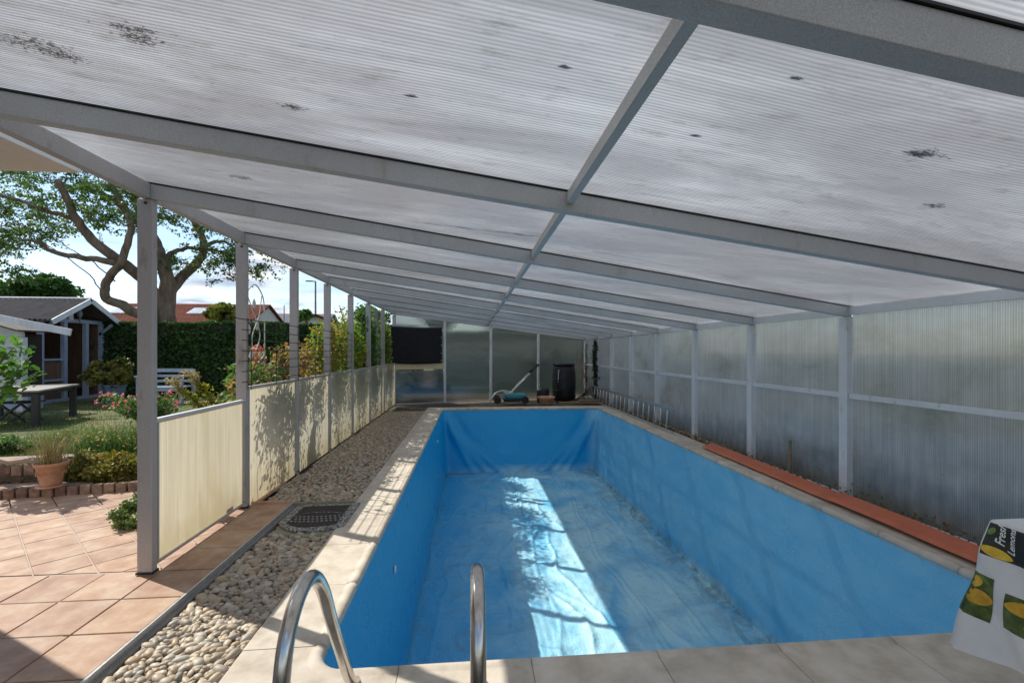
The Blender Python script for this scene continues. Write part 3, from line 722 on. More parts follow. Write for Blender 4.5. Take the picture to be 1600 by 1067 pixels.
for k_ in range(len(LY)-1):       # purlin pieces between rafters, and eave beams
    def on(k2, x): t_ = (x-XL)/(XR-XL); return LY[k2]+(RY[k2]-LY[k2])*t_
    a_, b_ = on(k_, PXm)+RW/2+.004, on(k_+1, PXm)-RW/2-.004
    MB().box((PXm, (a_+b_)/2, zu(PXm)+.062), (.036, b_-a_, .05)).build('purlin', M['galv'], sh)
    a_, b_ = LY[k_]+RW/2+.003, LY[k_+1]-RW/2-.003
    MB().box((XL-.005, (a_+b_)/2, ZL+.046), (.05, b_-a_, .094)).build('eave_beam', M['post'], sh, bevel=.003)
    a_, b_ = RY[k_]+RW/2+.003, RY[k_+1]-RW/2-.003
    MB().box((XR+.005, (a_+b_)/2, ZR+.055), (.05, b_-a_, .075)).build('eave_beam', M['lightmetal'], sh)
def sheet(name, quad, m, parent, th=.010, flute='u', nu=1):
    """quad a,b,c,d ; uv.x along a->b, uv.y along a->d, in metres"""
    a_, b_, c_, d_ = [Vector(p) for p in quad]
    nrm = (b_-a_).cross(d_-a_).normalized()*th
    Lu = (b_-a_).length; Lv = ((d_-a_).length+(c_-b_).length)/2
    vs = [a_, b_, c_, d_, a_+nrm, b_+nrm, c_+nrm, d_+nrm]
    me = bpy.data.meshes.new(name); me.from_pydata([tuple(v) for v in vs[:4]], [], [(0, 1, 2, 3)])
    uvl = me.uv_layers.new(name='UVMap'); off = random.random()*7
    for li, uv in enumerate(((0, 0), (Lu, 0), (Lu, Lv), (0, Lv))): uvl.data[li].uv = (uv[0]+off, uv[1]+off)
    o = link(name, me, m, parent); return o
for k_ in range(len(LY)-1):
    for (xa, xb) in ((XL-.06, PXm), (PXm+.001, XR+.06)):
        za, zb = zu(xa)+RH+.008, zu(xb)+RH+.008
        sheet('roof_sheet', [(xa, on(k_, xa), za), (xb, on(k_, xb), zb), (xb, on(k_+1, xb), zb), (xa, on(k_+1, xa), za)], M['roofpoly'], sh)
# dirt that has collected: leaves lying on the sheets, brown lines of algae inside the flutes
def roofpt(px, py):
    t_ = (px-800)/F; u_ = -(py-548)/F; m_ = (ZR-ZL)/(XR-XL)
    z_ = (ZL+RH+.01-XL*m_-H)/(u_-m_*(t_*cT+sT)); xc_ = t_*z_
    return xc_*cT+z_*sT, z_*cT-xc_*sT
db = MB()
def blotch(px, py, lx, ly, n_=0):
    x, y = roofpt(px, py); mm = (ZR-ZL)/(XR-XL); big_ = lx > .08
    for _ in range(int(16000*lx*ly)+40 if big_ else 90):
        k_ = random.gauss(0, .33); x2, y2 = x+lx*k_, y+ly*random.gauss(0, .30)*(1.2-abs(k_))
        L_ = random.uniform(.003, .009); w_ = L_*random.uniform(.25, .6); zz = zu(x2)+RH+.012
        a_ = random.gauss(0, .5); dx, dy = L_*math.cos(a_), L_*math.sin(a_)
        db.add([(x2-dx, y2-dy, zz-mm*dx), (x2+w_*.2, y2-w_, zz+.002), (x2+dx, y2+dy, zz+mm*dx), (x2-w_*.2, y2+w_, zz+.002)], [(0, 1, 2, 3)])
for q in ((48, 68, .16, .09), (100, 88, .10, .05), (455, 167, .07, .04), (375, 277, .11, .06), (1457, 321, .08, .04), (215, 60, .10, .06), (1440, 240, .10, .05), (1240, 122, .02, .006), (1430, 240, .06, .02), (1085, 212, .02, .008), (880, 105, .02, .008), (205, 45, .12, .03), (560, 270, .06, .02), (640, 150, .03, .01)): blotch(*q)
for (xa, ya, xb, yb) in ((640, 346, 860, 372), (700, 378, 850, 400), (860, 380, 1180, 440), (900, 400, 1080, 432)):
    for i_ in range(26):
        t0_ = random.random(); px_, py_ = xa+(xb-xa)*t0_, ya+(yb-ya)*t0_
        x, y = roofpt(px_, py_); L_ = random.uniform(.03, .16); w_ = random.uniform(.004, .011); mm = (ZR-ZL)/(XR-XL); zz = zu(x)+RH+.0125
        dy = .19*L_
        db.add([(x-L_/2, y-dy/2-w_/2, zz-mm*L_/2), (x+L_/2, y+dy/2-w_*.3, zz+mm*L_/2), (x+L_/2, y+dy/2+w_*.3, zz+mm*L_/2), (x-L_/2, y-dy/2+w_/2, zz-mm*L_/2)], [(0, 1, 2, 3)])
o = db.build('roof_debris', M['soil'], sh); o['kind'] = 'stuff'
# left posts and fence
for k_ in range(3, 11):
    y = LY[k_]
    o = MB().box((XL-.018, y, (ZL-.004+.0)/2), (.088, .052, ZL-.008)).build('post', M['post'], sh, bevel=.003)
    MB().box((XL-.018, y, ZL+.04), (.05, .04, .08)).build('post_head', M['post'], sh)
    MB().box((XL-.018, y, .05), (.10, .064, .014)).build('base_plate', M['wire'], sh)
for k_ in range(3, 10):
    y0, y1 = LY[k_]+.03, LY[k_+1]-.03; x = XL+.012
    zt, z0 = (1.0, .10) if k_ == 3 else (1.11, .02)
    sl_ = .02 if k_ == 3 else 0
    sheet('fence_sheet', [(x, y0, z0), (x, y0, zt), (x, y1, zt), (x, y1, z0)], M['fencepoly'], sh)
    MB().box((x, (y0+y1)/2, zt+.008), (.032, y1-y0-.004, .018)).build('top_rail', M['lightmetal'] if k_ == 3 else M['post'], sh)
    MB().box((x, (y0+y1)/2, z0-.006), (.028, y1-y0-.004, .018)).build('bottom_rail', M['post'] if k_ == 3 else M['wire'], sh)
    MB().box((x, y0+.009, (z0+zt)/2), (.026, .016, zt-z0-.02)).build('side_rail', M['post'], sh)
    MB().box((x, y1-.009, (z0+zt)/2), (.026, .016, zt-z0-.02)).build('side_rail', M['post'], sh)
for k_ in range(3, 9):
    y = LY[k_]
    for (x_, z_) in ((XL+.02, ZL+.03), (XL+.02, ZL-.03)):
        me_ = MB().lathe((0, 0, 0), [(.009, 0), (.009, .005), (.005, .007)], 8).mesh('bolt')
        o = link('bolt', me_, M['wire'], sh); o.matrix_parent_inverse = pmat(sh).inverted(); o.location = (x_-.03, y-.027, z_); o.rotation_euler = (math.pi/2, 0, 0)
# right wall
for k_ in range(1, 10):
    y = RY[k_]
    MB().box((XR-.01, y, ZR/2), (.075, .10, ZR-.006)).build('post', M['lightmetal'], sh, bevel=.003)
    y0, y1 = RY[k_]+.053, RY[k_+1]-.053; x = XR+.01
    for (z0, z1) in ((.03, .985), (1.035, ZR+.015)):
        sheet('wall_sheet', [(x, y0, z0), (x, y0, z1), (x, y1, z1), (x, y1, z0)], M['wallpoly'], sh)
    MB().box((x-.018, (y0+y1)/2, 1.01), (.04, y1-y0-.003, .046)).build('mid_rail', M['lightmetal'], sh)
    MB().box((x, (y0+y1)/2, .012), (.03, y1-y0-.003, .03)).build('bottom_rail', M['lightmetal'], sh)
# end wall
E0, E1 = Vector((XL-.02, LY[-1], 0)), Vector((XR, RY[-1], 0)); ed = (E1-E0)
def E_at(px):        # point of the end wall seen at column px
    t_ = (px-800)/F; dx, dy = (t_*cT+sT), (cT-t_*sT)
    # E0+k*ed = s*(dx,dy)
    den = ed.x*dy-ed.y*dx; k2 = (-(E0.x*dy)+E0.y*dx)/den
    return E0+ed*k2
era = math.atan2(ed.y, ed.x)
ep = [E_at(p) for p in (615, 695, 767, 841, 914)]+[E1]
for i_, p in enumerate(ep):
    if i_ in (0, 5): continue
    z1 = zu(p.x)-.003
    MB().box((p.x, p.y-.02, z1/2), (.062, .05, z1), rz=era).build('post', M['lightmetal'], sh, bevel=.002)
for i_ in range(5):
    a_, b_ = ep[i_], ep[i_+1]; d_ = (b_-a_).normalized()*.03; a2, b2 = a_+d_, b_-d_
    za, zb = zu(a2.x)-.005, zu(b2.x)-.005
    if i_ == 0:
        sheet('end_sheet', [(a2.x, a2.y, .03), (a2.x, a2.y, .92), (b2.x, b2.y, .92), (b2.x, b2.y, .03)], M['endpoly'], sh)
        sheet('end_sheet', [(a2.x, a2.y, .96), (a2.x, a2.y, za), (b2.x, b2.y, zb), (b2.x, b2.y, .96)], M['endpoly'], sh)
        MB().box(((a2.x+b2.x)/2, (a2.y+b2.y)/2-.03, 1.02), ((b2-a2).length, .03, .16), rz=era).build('cross_board', M['cream'], sh)
    else:
        sheet('end_sheet', [(a2.x, a2.y, .03), (a2.x, a2.y, za), (b2.x, b2.y, zb), (b2.x, b2.y, .03)], M['endpoly'], sh)
    MB().box(((a2.x+b2.x)/2, (a2.y+b2.y)/2, .012), ((b2-a2).length, .03, .03), rz=era).build('bottom_rail', M['post'], sh)
# black shade screen hung on the end wall
a_, b_ = E_at(612), E_at(691); zt = lambda p, py: H-(py-548)*(p.x*sT+p.y*cT)/F
scr = empty('shade_screen', ((a_.x+b_.x)/2, (a_.y+b_.y)/2-.08, 1.1), 'square black mesh shade screen hung on the left bay of the end wall', 'shade screen')
nx2, nz2 = 24, 16; V = []
for j in range(nz2+1):
    for i_ in range(nx2+1):
        t_ = i_/nx2; p = a_.lerp(b_, t_); z = 2.10-.005*math.sin(t_*3.1)*4-(2.10-1.11)*j/nz2
        V.append((p.x, p.y-.085+.010*mn.noise((t_*5, j*.3, 0)), z))
Fc = [(j*(nx2+1)+i_, j*(nx2+1)+i_+1, (j+1)*(nx2+1)+i_+1, (j+1)*(nx2+1)+i_) for j in range(nz2) for i_ in range(nx2)]
o = link('mesh_cloth', np_mesh('mesh_cloth', np.array(V), np.array(Fc), smooth=True), M['black'], scr)
s_ = o.modifiers.new('thickness', 'SOLIDIFY'); s_.thickness = .004
for t_ in (.01, .99):
    for z in (1.18, 1.38, 1.6, 1.82):
        p = a_.lerp(b_, t_); MB().box((p.x, p.y-.098, z), (.022, .012, .022)).build('eyelet', M['alu'], scr)

# ============================================================ HOUSE at the left, behind the viewer
hs = empty('house', (-4.2, 1.6, 0), 'beige rendered house with an overhanging eave above the patio, top left corner', 'house')
MB().box((-5.2, .2, 1.3), (3.0, 6.24, 2.6)).build('wall', M['render'], hs)
MB().box((-3.85, .95, 2.68), (2.62, 4.60, .14)).build('soffit', M['render'], hs)
MB().box((-3.9, 1.6, 2.597), (1.9, 2.4, .02)).build('soffit_shade_patch', M['rendershade'], hs)  # dark sheet added under the soffit, painting its deeper shade

# ============================================================ THINGS ROUND THE POOL
# half-moon rubber doormat on a stone slab
tag(MB().prism([(-1.59, 3.79), (-1.10, 3.72), (-1.08, 4.36), (-1.55, 4.38)], -.035, .0).build('stone_slab', M['slab'], bevel=.006), 'flat mossy concrete slab under the doormat beside the pool coping', 'slab')
mt_ = empty('doormat', (-1.33, 4.12, .012), 'black half moon rubber doormat with pale patterned border on the gravel', 'doormat')
def arcpoly(y_back, x0, x1, depth, n=14, ins=0):
    pts = [(x1-ins, y_back-ins), (x0+ins+.05, y_back-ins), (x0+ins, y_back-.05-ins*.6)]
    cx_ = (x0+x1)/2
    for i_ in range(n+1):
        t_ = i_/n; x = x0+ins+(x1-x0-2*ins)*t_; s_ = (x-cx_)/((x1-x0)/2)
        pts.append((x, y_back-depth+ins+(.20)*abs(s_)**2.4*(1.0 if s_ < 0 else .5)))
    return pts
mbase = arcpoly(4.46, -1.60, -1.04, .66)
def rectm(): 
    m, t = mat('doormat_border'); v = wpos(t)
    vo = N(t, 'ShaderNodeTexVoronoi', {'Vector': v, 'Scale': 55.0})
    c = ramp(t, vo.outputs['Distance'], [(.38, (.42, .41, .38)), (.56, (.10, .10, .09))])
    p = N(t, 'ShaderNodeBsdfPrincipled', {'Base Color': c, 'Roughness': .7}); out(t, p.outputs[0]); return m
M['matborder'] = rectm()
M['matpile'] = surf('doormat_pile', [(.02, .018, .018), (.05, .045, .04), (.08, .065, .05)], sc=60, rough=.95, bump=1, bsc=160)
MB().prism(mbase, .004, .020).build('border', M['matborder'], mt_, bevel=.004)
ins_ = arcpoly(4.46, -1.60, -1.04, .66, ins=.075)
MB().prism(ins_, .0195, .0235).build('pile', M['matpile'], mt_)
dmt = surf('doormat_dots', [(.22, .21, .20), (.30, .29, .27)], sc=30, rough=.8)
for r_ in range(3):
    for i_ in range(12):
        x = -1.50+.036*i_+(.018 if r_ % 2 else 0); y = 3.99+.055*r_+.9*abs(x+1.32)**2*.6
        if x < -1.10: MB().lathe((x, y, .0232), [(.012, 0), (.010, .004), (.004, .006)], 10).build('raised_dot', dmt, mt_)
MB().tube([(x, 4.16+.05*math.cos((x+1.32)*7), .0245) for x in np.linspace(-1.53, -1.09, 12)], .004, 6).build('ridge', M['matborder'], mt_)

# red painted boards lying on the right coping
def board(Y0, Y1, x0, x1, lab, dz):
    mb = MB(); n_ = 16; vs = []
    for i_ in range(n_+1):
        t_ = i_/n_; y = Y0+(Y1-Y0)*t_; xo = x0+(x1-x0)*t_; wv = .008*mn.noise((y*1.5, 0, dz*9))
        for (dx, z) in ((0, .030), (.035, .052), (.175, .082), (.185, .074), (.165, .055), (.03, .020)): vs.append((xo+dx+wv*.4, y, z+wv+dz))
    fs = [(i_*6+j, i_*6+(j+1) % 6, (i_+1)*6+(j+1) % 6, (i_+1)*6+j) for i_ in range(n_) for j in range(6)]+[tuple(range(6))[::-1], tuple(n_*6+j for j in range(6))]
    mb.add(vs, fs); o = mb.build('red_board', M['redboard'], smooth=False)
    tag(o, lab, 'board', 'red boards on the right coping'); return o
board(6.55, 4.02, 3.40, 3.37, 'farther of the two red painted boards on the right coping', 0)
board(4.08, 2.35, 3.36, 3.34, 'red painted board on the right coping, the nearer one running behind the tablecloth', .016)

# aluminium ladder on edge along the right wall
la = empty('aluminium_ladder', (3.52, 10.2, 0), 'aluminium ladder lying on its side along the foot of the right wall', 'ladder')
LA0, LA1 = Vector((3.47, 7.75, .03)), Vector((3.47, 13.0, .03))
for z in (.03, .43):
    MB().box((3.47+(.03 if z > .2 else 0), 10.35, z), (.028, 5.3, .05)).build('rail', M['alu'], la, bevel=.004)
y = 7.95
while y < 12.9:
    MB().tube([(3.47, y, .055), (3.50, y, .405)], .015, 8).build('rung', M['alu'], la, smooth=True); y += .285
# lawn scarifier parked at the far end
sc_ = empty('lawn_scarifier', (1.0, 12.6, 0), 'small turquoise electric lawn scarifier with a long slanted handle at the far pool edge', 'lawn scarifier')
MB().box((1.22, 12.75, .19), (.62, .40, .16)).build('body', M['teal'], sc_, bevel=.06)
MB().box((1.22, 12.75, .10), (.66, .42, .08)).build('skirt', M['blackplastic'], sc_, bevel=.02)
MB().box((1.02, 12.72, .29), (.26, .24, .09)).build('motor_cover', M['alu'], sc_, bevel=.03)
for (x, y) in ((.72, 12.55), (.72, 12.98), (1.48, 12.55), (1.48, 12.98)):
    me_ = MB().lathe((0, 0, 0), [(.02, -.03), (.095, -.03), (.10, -.015), (.10, .015), (.095, .03), (.02, .03)], 18).mesh('wheel')
    o = link('wheel', me_, M['blackplastic'], sc_); o.matrix_parent_inverse = pmat(sc_).inverted(); o.location = (x, y, .10); o.rotation_euler = (math.pi/2, 0, 0)
for y in (12.62, 12.86):
    MB().tube(smoothpath([(1.10, y, .28), (1.25, y, .45), (1.55, y, .75), (1.72, y, .92)], 5), .013, 8).build('handle_tube', M['alu'], sc_, smooth=True)
    MB().tube([(1.62, y, .84), (1.86, y, 1.06)], .022, 8).build('grip', M['blackplastic'], sc_, smooth=True)
MB().tube([(1.86, 12.58, 1.06), (1.86, 12.90, 1.06)], .022, 8).build('crossbar', M['blackplastic'], sc_, smooth=True)
MB().tube(smoothpath([(1.02, 12.52, .34), (.85, 12.5, .36), (.66, 12.45, .30), (.52, 12.45, .08), (.56, 12.45, .03)], 5), .022, 8).build('cable_guard', M['alu'], sc_, smooth=True)
# terracotta bowl
bw = empty('terracotta_bowl', (2.02, 12.35, 0), 'wide terracotta bowl planter standing on the far pool edge right of the scarifier', 'planter')
MB().lathe((2.02, 12.3, 0), [(.14, .0), (.17, .03), (.215, .17), (.235, .17), (.24, .215), (.215, .215), (.20, .16), (.10, .15)], 28).build('bowl', M['terracotta'], bw, smooth=True)
MB().lathe((2.02, 12.3, .185), [(.19, .0), (.1, .01)], 20).build('soil', M['soil'], bw)
MB().lathe((2.0, 12.75, 0), [(.16, 0), (.18, .2), (.17, .36), (.12, .42)], 18).build('bucket', M['blackplastic'], None)
o = bpy.data.objects['bucket']; tag(o, 'small black plastic bucket standing right behind the terracotta bowl', 'bucket')
# black barrel shaped composter
cb_ = empty('compost_bin', (2.75, 13.2, 0), 'tall black plastic barrel against the end wall behind the pool', 'barrel')
MB().lathe((2.72, 13.35, 0), [(.30, 0), (.34, .10), (.345, .45), (.345, .75), (.32, .95), (.29, 1.02)], 28).build('body', M['blackplastic'], cb_, smooth=True)
MB().lathe((2.72, 13.35, 1.02), [(.33, 0), (.34, .03), (.30, .07), (.12, .09)], 28).build('lid', M['blackplastic'], cb_, smooth=True)
MB().tube([(2.50, 13.07, .55), (2.49, 13.03, .62), (2.50, 13.04, .84), (2.52, 13.08, .90)], .014, 8).build('handle', M['alu'], cb_)
for z in (.30, .62):
    MB().lathe((2.72, 13.35, z), [(.342, 0), (.358, .012), (.342, .024)], 28).build('hoop', M['blackplastic'], cb_)
# planks stacked beside it
for i_, (x, y, z, L_, r_, lb) in enumerate(((2.75, 12.42, .03, .75, .05, 'short grey plank lying left in front of the black barrel'), (3.28, 12.35, .035, .75, -.04, 'lower old plank in the far right corner beside the ladder'), (3.25, 12.42, .085, .60, .06, 'upper old plank stacked crosswise in the far right corner'))):
    tag(MB().box((x, y, z), (L_, .16, .045), rz=r_).build('plank', M['plank'], bevel=.004), lb, 'plank', 'planks at the far pool edge')
# bundle of canes leaning in the corner
cn_ = empty('cane_bundle', (3.3, 13.2, 0), 'bundle of dry garden canes and netting leaning in the far right corner', 'garden canes')
for i_ in range(16):
    a_ = random.uniform(-.25, .25)
    MB().tube([(2.95+.05*i_+a_*.2, 12.8+random.random()*.5, .02), (3.28+.012*i_+a_*.3, 13.9, .9+random.random()*.7)], .007, 5).build('cane', M['plank'], cn_)
nt_ = MB()
for i_ in range(9):
    nt_.tube(smoothpath([(3.5, 12.9, .50-.04*i_), (3.25, 12.85+.02*i_, .30-.02*i_), (2.95+.03*i_, 12.7, .12), (2.7+.05*i_, 12.65, .05)], 4), .006, 4)
tag(nt_.build('loose_wires', M['wire']), 'loose bundle of bent wires trailing over the planks in the far corner', 'wires')
# ivy climbing the back right posts
def ivy(name, pts, lab, n=1500, r=.07):
    root = empty(name, pts[0], lab, 'ivy', 'ivy strands in the far right corner')
    MB().tube(pts, .012, 6).build('stem', M['stem'], root)
    P = []
    for i_ in range(n):
        t_ = random.random()*(len(pts)-1); k_ = int(t_); a_ = Vector(pts[k_]).lerp(Vector(pts[min(k_+1, len(pts)-1)]), t_-k_)
        rr_ = r*(.5+.5*math.sin(a_.z*11+len(pts))**2)
        P.append((a_.x+random.gauss(0, rr_*.6), a_.y+random.gauss(0, rr_*.6), a_.z+random.gauss(0, .04)))
    leaves('foliage', P, .035, M['ivy'], root)
ivy('ivy_strand', [(3.58, 13.10, .02), (3.60, 13.1, .7), (3.57, 13.12, 1.2), (3.60, 13.1, 1.72)], 'dark ivy strand hanging down the last right wall post beside the ladder')
p_ = ep[4]; ivy('ivy_strand', [(p_.x+.06, p_.y-.1, .02), (p_.x+.04, p_.y-.1, .9), (p_.x+.08, p_.y-.1, 1.65)], 'thin ivy strand on the last end wall post behind the planks', 700, .05)
# strip of weeds and rubble outside the right coping
P = []
for i_ in range(2600):
    y = random.uniform(2.5, 13); P.append((3.62+random.random()*.05, y, .0+abs(random.gauss(0, .05))*(1.5 if random.random() < .3 else 1)))
leaves('weeds', P, .02, M['lf_brown'], None, kind='stuff')
st = empty('stick', (3.66, 4.98, 0), 'short weathered stick standing against the right wall between the second and third near posts', 'stick')
MB().tube([(3.64, 4.98, 0), (3.65, 4.99, .25), (3.66, 5.0, .42)], [.022, .02, .016], 7).build('shaft', M['plank'], st)
o = copyo(st)
for ch in st.children: copyo(ch, o)
o.location = (3.66, 5.62, 0); o['label'] = 'shorter broken stick against the right wall beside the fourth post'; o['group'] = st['group'] = 'sticks along the right wall'

# ============================================================ TABLE WITH LEMON CLOTH
tb = empty('pool_table', (2.66, 1.33, 0), 'table hidden under the lemon print cloth at the right edge', 'table')
TX0, TX1, TY0, TY1, TZ = 2.17, 3.0, .75, 1.74, .742
MB().box(((TX0+TX1)/2, (TY0+TY1)/2, TZ-.018), (TX1-TX0-.01, TY1-TY0-.01, .03)).build('table_top', M['white'], tb)
for x in (TX0+.25, TX1-.06):
    for y in (TY0+.06, TY1-.06): MB().box((x, y, (TZ-.03+.02)/2), (.045, .045, TZ-.05)).build('leg', M['white'], tb)
# skirt: s = metres along the perimeter from the far left corner; negative towards the viewer, positive along the far edge
def skirt(s, t_):
    """s along the edge, t_ metres down -> point"""
    t_ = max(t_, 0.0)
    fl = .032+.032*math.sin(s*13+1.4+t_*1.5)+.016*math.sin(s*31+t_*3)
    fl *= t_/.55
    if s < 0: bx, by, nx_c, ny_c = TX0, TY1+s, -1, 0
    else: bx, by, nx_c, ny_c = TX0+s, TY1, 0, 1
    k_ = max(0, 1-abs(s)/.34); cf = k_**2
    ang = 0
    nx_, ny_ = nx_c, ny_c
    if s < 0: nx_ , ny_ = -1, .75*cf
    else: nx_, ny_ = -.75*cf, 1
    L_ = math.hypot(nx_, ny_); nx_ /= L_; ny_ /= L_
    flare = fl+cf*(.045*(t_/.6)**1.1)
    fold = .010*math.sin((s+t_*.45)*38)*math.exp(-((abs(s)-t_*.35)/.16)**2)*min(1, t_*6)
    flare += fold
    a_ = min(1, t_/.03); top = .008*math.sqrt(max(0, 1-(1-a_)**2))
    return Vector((bx+nx_*(flare+top), by+ny_*(flare+top), TZ+.004-t_*(1-.03*k_)))
def slen(s): return .54+.05*max(0, 1-abs(s)/.28)+.015*math.sin(s*11)
V = []; Fc = []; ss = np.concatenate([np.linspace(-.98, 0, 99), np.linspace(.01, .82, 50)]); ns_ = len(ss); nt2 = 44
tt = [0, .002, .006, .012, .02, .03]+[.03+.97*i_/(nt2-6) for i_ in range(1, nt2-5)]; nt2 = len(tt)
for s in ss:
    for tk in tt: V.append(skirt(s, tk*slen(s) if tk > .03 else tk*.5))
for i_ in range(ns_-1):
    for j in range(nt2-1): Fc.append((i_*nt2+j, i_*nt2+j+1, (i_+1)*nt2+j+1, (i_+1)*nt2+j))
clo = empty('tablecloth', (TX0, TY1, TZ), 'white tablecloth printed with lemon pictures hanging over the table corner', 'tablecloth')
def clothmat():
    m, t = mat('white_oilcloth'); v = wpos(t)
    c = ramp(t, noise(t, v, 6, 5), [(.3, (.66, .67, .68)), (.7, (.76, .76, .75))])
    b = N(t, 'ShaderNodeBump', {'Height': noise(t, v, 9, 5), 'Strength': .35, 'Distance': .02})
    p = N(t, 'ShaderNodeBsdfPrincipled', {'Base Color': c, 'Roughness': .45, 'Normal': b.outputs[0]}); out(t, p.outputs[0]); return m
M['cloth'] = clothmat()
link('drop', np_mesh('drop', np.array(V), np.array(Fc), smooth=True), M['cloth'], clo)
o = MB().box(((TX0+TX1)/2, (TY0+TY1)/2, TZ+.003), (TX1-TX0-.002, TY1-TY0-.002, .003)).build('top_cloth', M['cloth'], clo)
def printed(name, col, polys, lift, sc=20, cols=None, rough=.4):
    """flat print mapped on the skirt; polys are lists of (s,t)"""
    mb = MB()
    for pl in polys:
        n_ = len(pl); vs = []
        for (s, t_) in pl:
            p = skirt(s, t_); e1 = skirt(s+.004, t_)-p; e2 = skirt(s, t_+.004)-p; nn = e1.cross(e2).normalized()
            if nn.x > 0 and s < 0: nn = -nn
            vs.append(p+nn*lift)
        if n_ > 8:
            cs, ct = sum(p[0] for p in pl)/n_, sum(p[1] for p in pl)/n_; vs = []; NR = 5
            for k_ in range(1, NR+1):
                for (s, t_) in pl:
                    s2, t2 = cs+(s-cs)*k_/NR, ct+(t_-ct)*k_/NR
                    p = skirt(s2, t2); e1 = skirt(s2+.004, t2)-p; e2 = skirt(s2, t2+.004)-p; nn = e1.cross(e2).normalized()
                    if nn.x+nn.y*.2 > 0 and s2 < .03: nn = -nn
                    vs.append(p+nn*lift)
            p = skirt(cs, ct); e1 = skirt(cs+.004, ct)-p; e2 = skirt(cs, ct+.004)-p; nn = e1.cross(e2).normalized()
            if nn.x+nn.y*.2 > 0 and cs < .03: nn = -nn
            vs.append(p+nn*lift)
            mb.add(vs, [((i_+1) % n_, i_, NR*n_) for i_ in range(n_)]+[(k_*n_+i_, k_*n_+(i_+1) % n_, (k_+1)*n_+(i_+1) % n_, (k_+1)*n_+i_) for k_ in range(NR-1) for i_ in range(n_)])
            continue
        cx_ = sum((v for v in vs), Vector())/n_
        cs, ct = sum(p[0] for p in pl)/n_, sum(p[1] for p in pl)/n_
        p = skirt(cs, ct); e1 = skirt(cs+.004, ct)-p; e2 = skirt(cs, ct+.004)-p; nn = e1.cross(e2).normalized()
        if nn.x > 0 and cs < 0: nn = -nn
        mb.add(vs+[p+nn*lift], [(i_, (i_+1) % n_, n_) for i_ in range(n_)])
    return mb.build(name, col, clo, smooth=True)
def grid(s0, s1, t0, t1, n_=10, m_=8):
    o_ = []
    for i_ in range(n_):
        for j in range(m_):
            a_, b_ = s0+(s1-s0)*i_/n_, s0+(s1-s0)*(i_+1)/n_; c_, d_ = t0+(t1-t0)*j/m_, t0+(t1-t0)*(j+1)/m_
            o_.append([(a_, c_), (b_, c_), (b_, d_), (a_, d_)])
    return o_
def ell(cs, ct, a_, b_, rot=0, n_=18, pointy=0):
    o_ = []
    for i_ in range(n_):
        th = 2*math.pi*i_/n_; x, y = a_*math.cos(th)*(1+pointy*abs(math.cos(th))**6), b_*math.sin(th)
        o_.append((cs+x*math.cos(rot)-y*math.sin(rot), ct+x*math.sin(rot)+y*math.cos(rot)))
    return o_
pdark = surf('print_dark_ground', [(.012, .014, .016), (.03, .035, .03)], sc=40, rough=.4, bump=0)
pgreen = surf('print_green_leaves', [(.02, .04, .012), (.07, .11, .02), (.15, .20, .05)], sc=22, rough=.4, bump=0)
plem = surf('print_lemon_yellow', [(.55, .33, .02), (.72, .50, .04), (.75, .60, .12)], sc=18, rough=.4, bump=0)
porg = surf('print_ripe_lemon', [(.45, .24, .02), (.66, .38, .03), (.70, .48, .06)], sc=18, rough=.4, bump=0)
pleaf = surf('print_bright_leaf', [(.09, .17, .03), (.20, .32, .08)], sc=30, rough=.4, bump=0)
# top band
printed('print_band', pdark, grid(-.55, -.004, .012, .150, 30, 8), .0012)
for e_ in (ell(-.045, .128, .040, .020, -.2, pointy=.2),): printed('print_lemon', plem, [e_], .0030)
for e_ in (ell(-.018, .045, .018, .010, 1.2), ell(-.17, .03, .03, .013, .4),): printed('print_leaf', pleaf, [e_], .0030)
for e_ in (ell(-.20, .035, .05, .02, .3, pointy=.2), ell(-.33, .085, .05, .028, .1),): printed('print_lemon', plem, [e_], .0034)
for g4 in (grid(-.062, .045, .235, .42, 12, 10), grid(-.27, -.095, .27, .41, 12, 8), grid(-.50, -.32, .25, .40, 12, 8), grid(.12, .24, .25, .40, 6, 6)): printed('print_square', pgreen, g4, .0012)
for e_ in (ell(.008, .275, .034, .030, .4, pointy=.15), ell(-.022, .335, .036, .032, .2, pointy=.15), ell(-.145, .31, .042, .026, .1, pointy=.15), ell(-.20, .36, .042, .03, .3, pointy=.15), ell(-.40, .31, .04, .03, 0),): printed('print_lemon', porg, [e_], .0030)
for e_ in (ell(.015, .37, .024, .010, .9), ell(-.035, .255, .020, .008, -.5), ell(-.21, .385, .03, .010, .5), ell(.02, .40, .022, .008, .2),): printed('print_leaf', pleaf, [e_], .0034)
# lettering on the band
def lettering(txt, s0, t0, size, body, ital):
    cu = bpy.data.curves.new('lettering', 'FONT'); cu.body = txt; cu.size = size; cu.shear = ital; cu.resolution_u = 3; cu.offset = .0006
    ob = bpy.data.objects.new('lettering', cu); C.objects.link(ob)
    dg = bpy.context.evaluated_depsgraph_get(); me = bpy.data.meshes.new_from_object(ob.evaluated_get(dg)); bpy.data.objects.remove(ob)
    for v in me.vertices:
        # text x runs upward along the drop, turned a quarter
        s = s0+v.co.y*1.0; t_ = t0-v.co.x
        p = skirt(s, t_); e1 = skirt(s+.004, t_)-p; e2 = skirt(s, t_+.004)-p; nn = e1.cross(e2).normalized()
        if nn.x > 0: nn = -nn
        v.co = p+nn*.0040
    me.materials.append(M['white']); link('lettering', me, None, clo)
lettering('Fresh', -.062, .095, .040, 0, .35)
lettering('Lemons', -.096, .118, .033, 0, .35)

# ============================================================ GARDEN
def GL(px, py): return G(px, py, LZ)
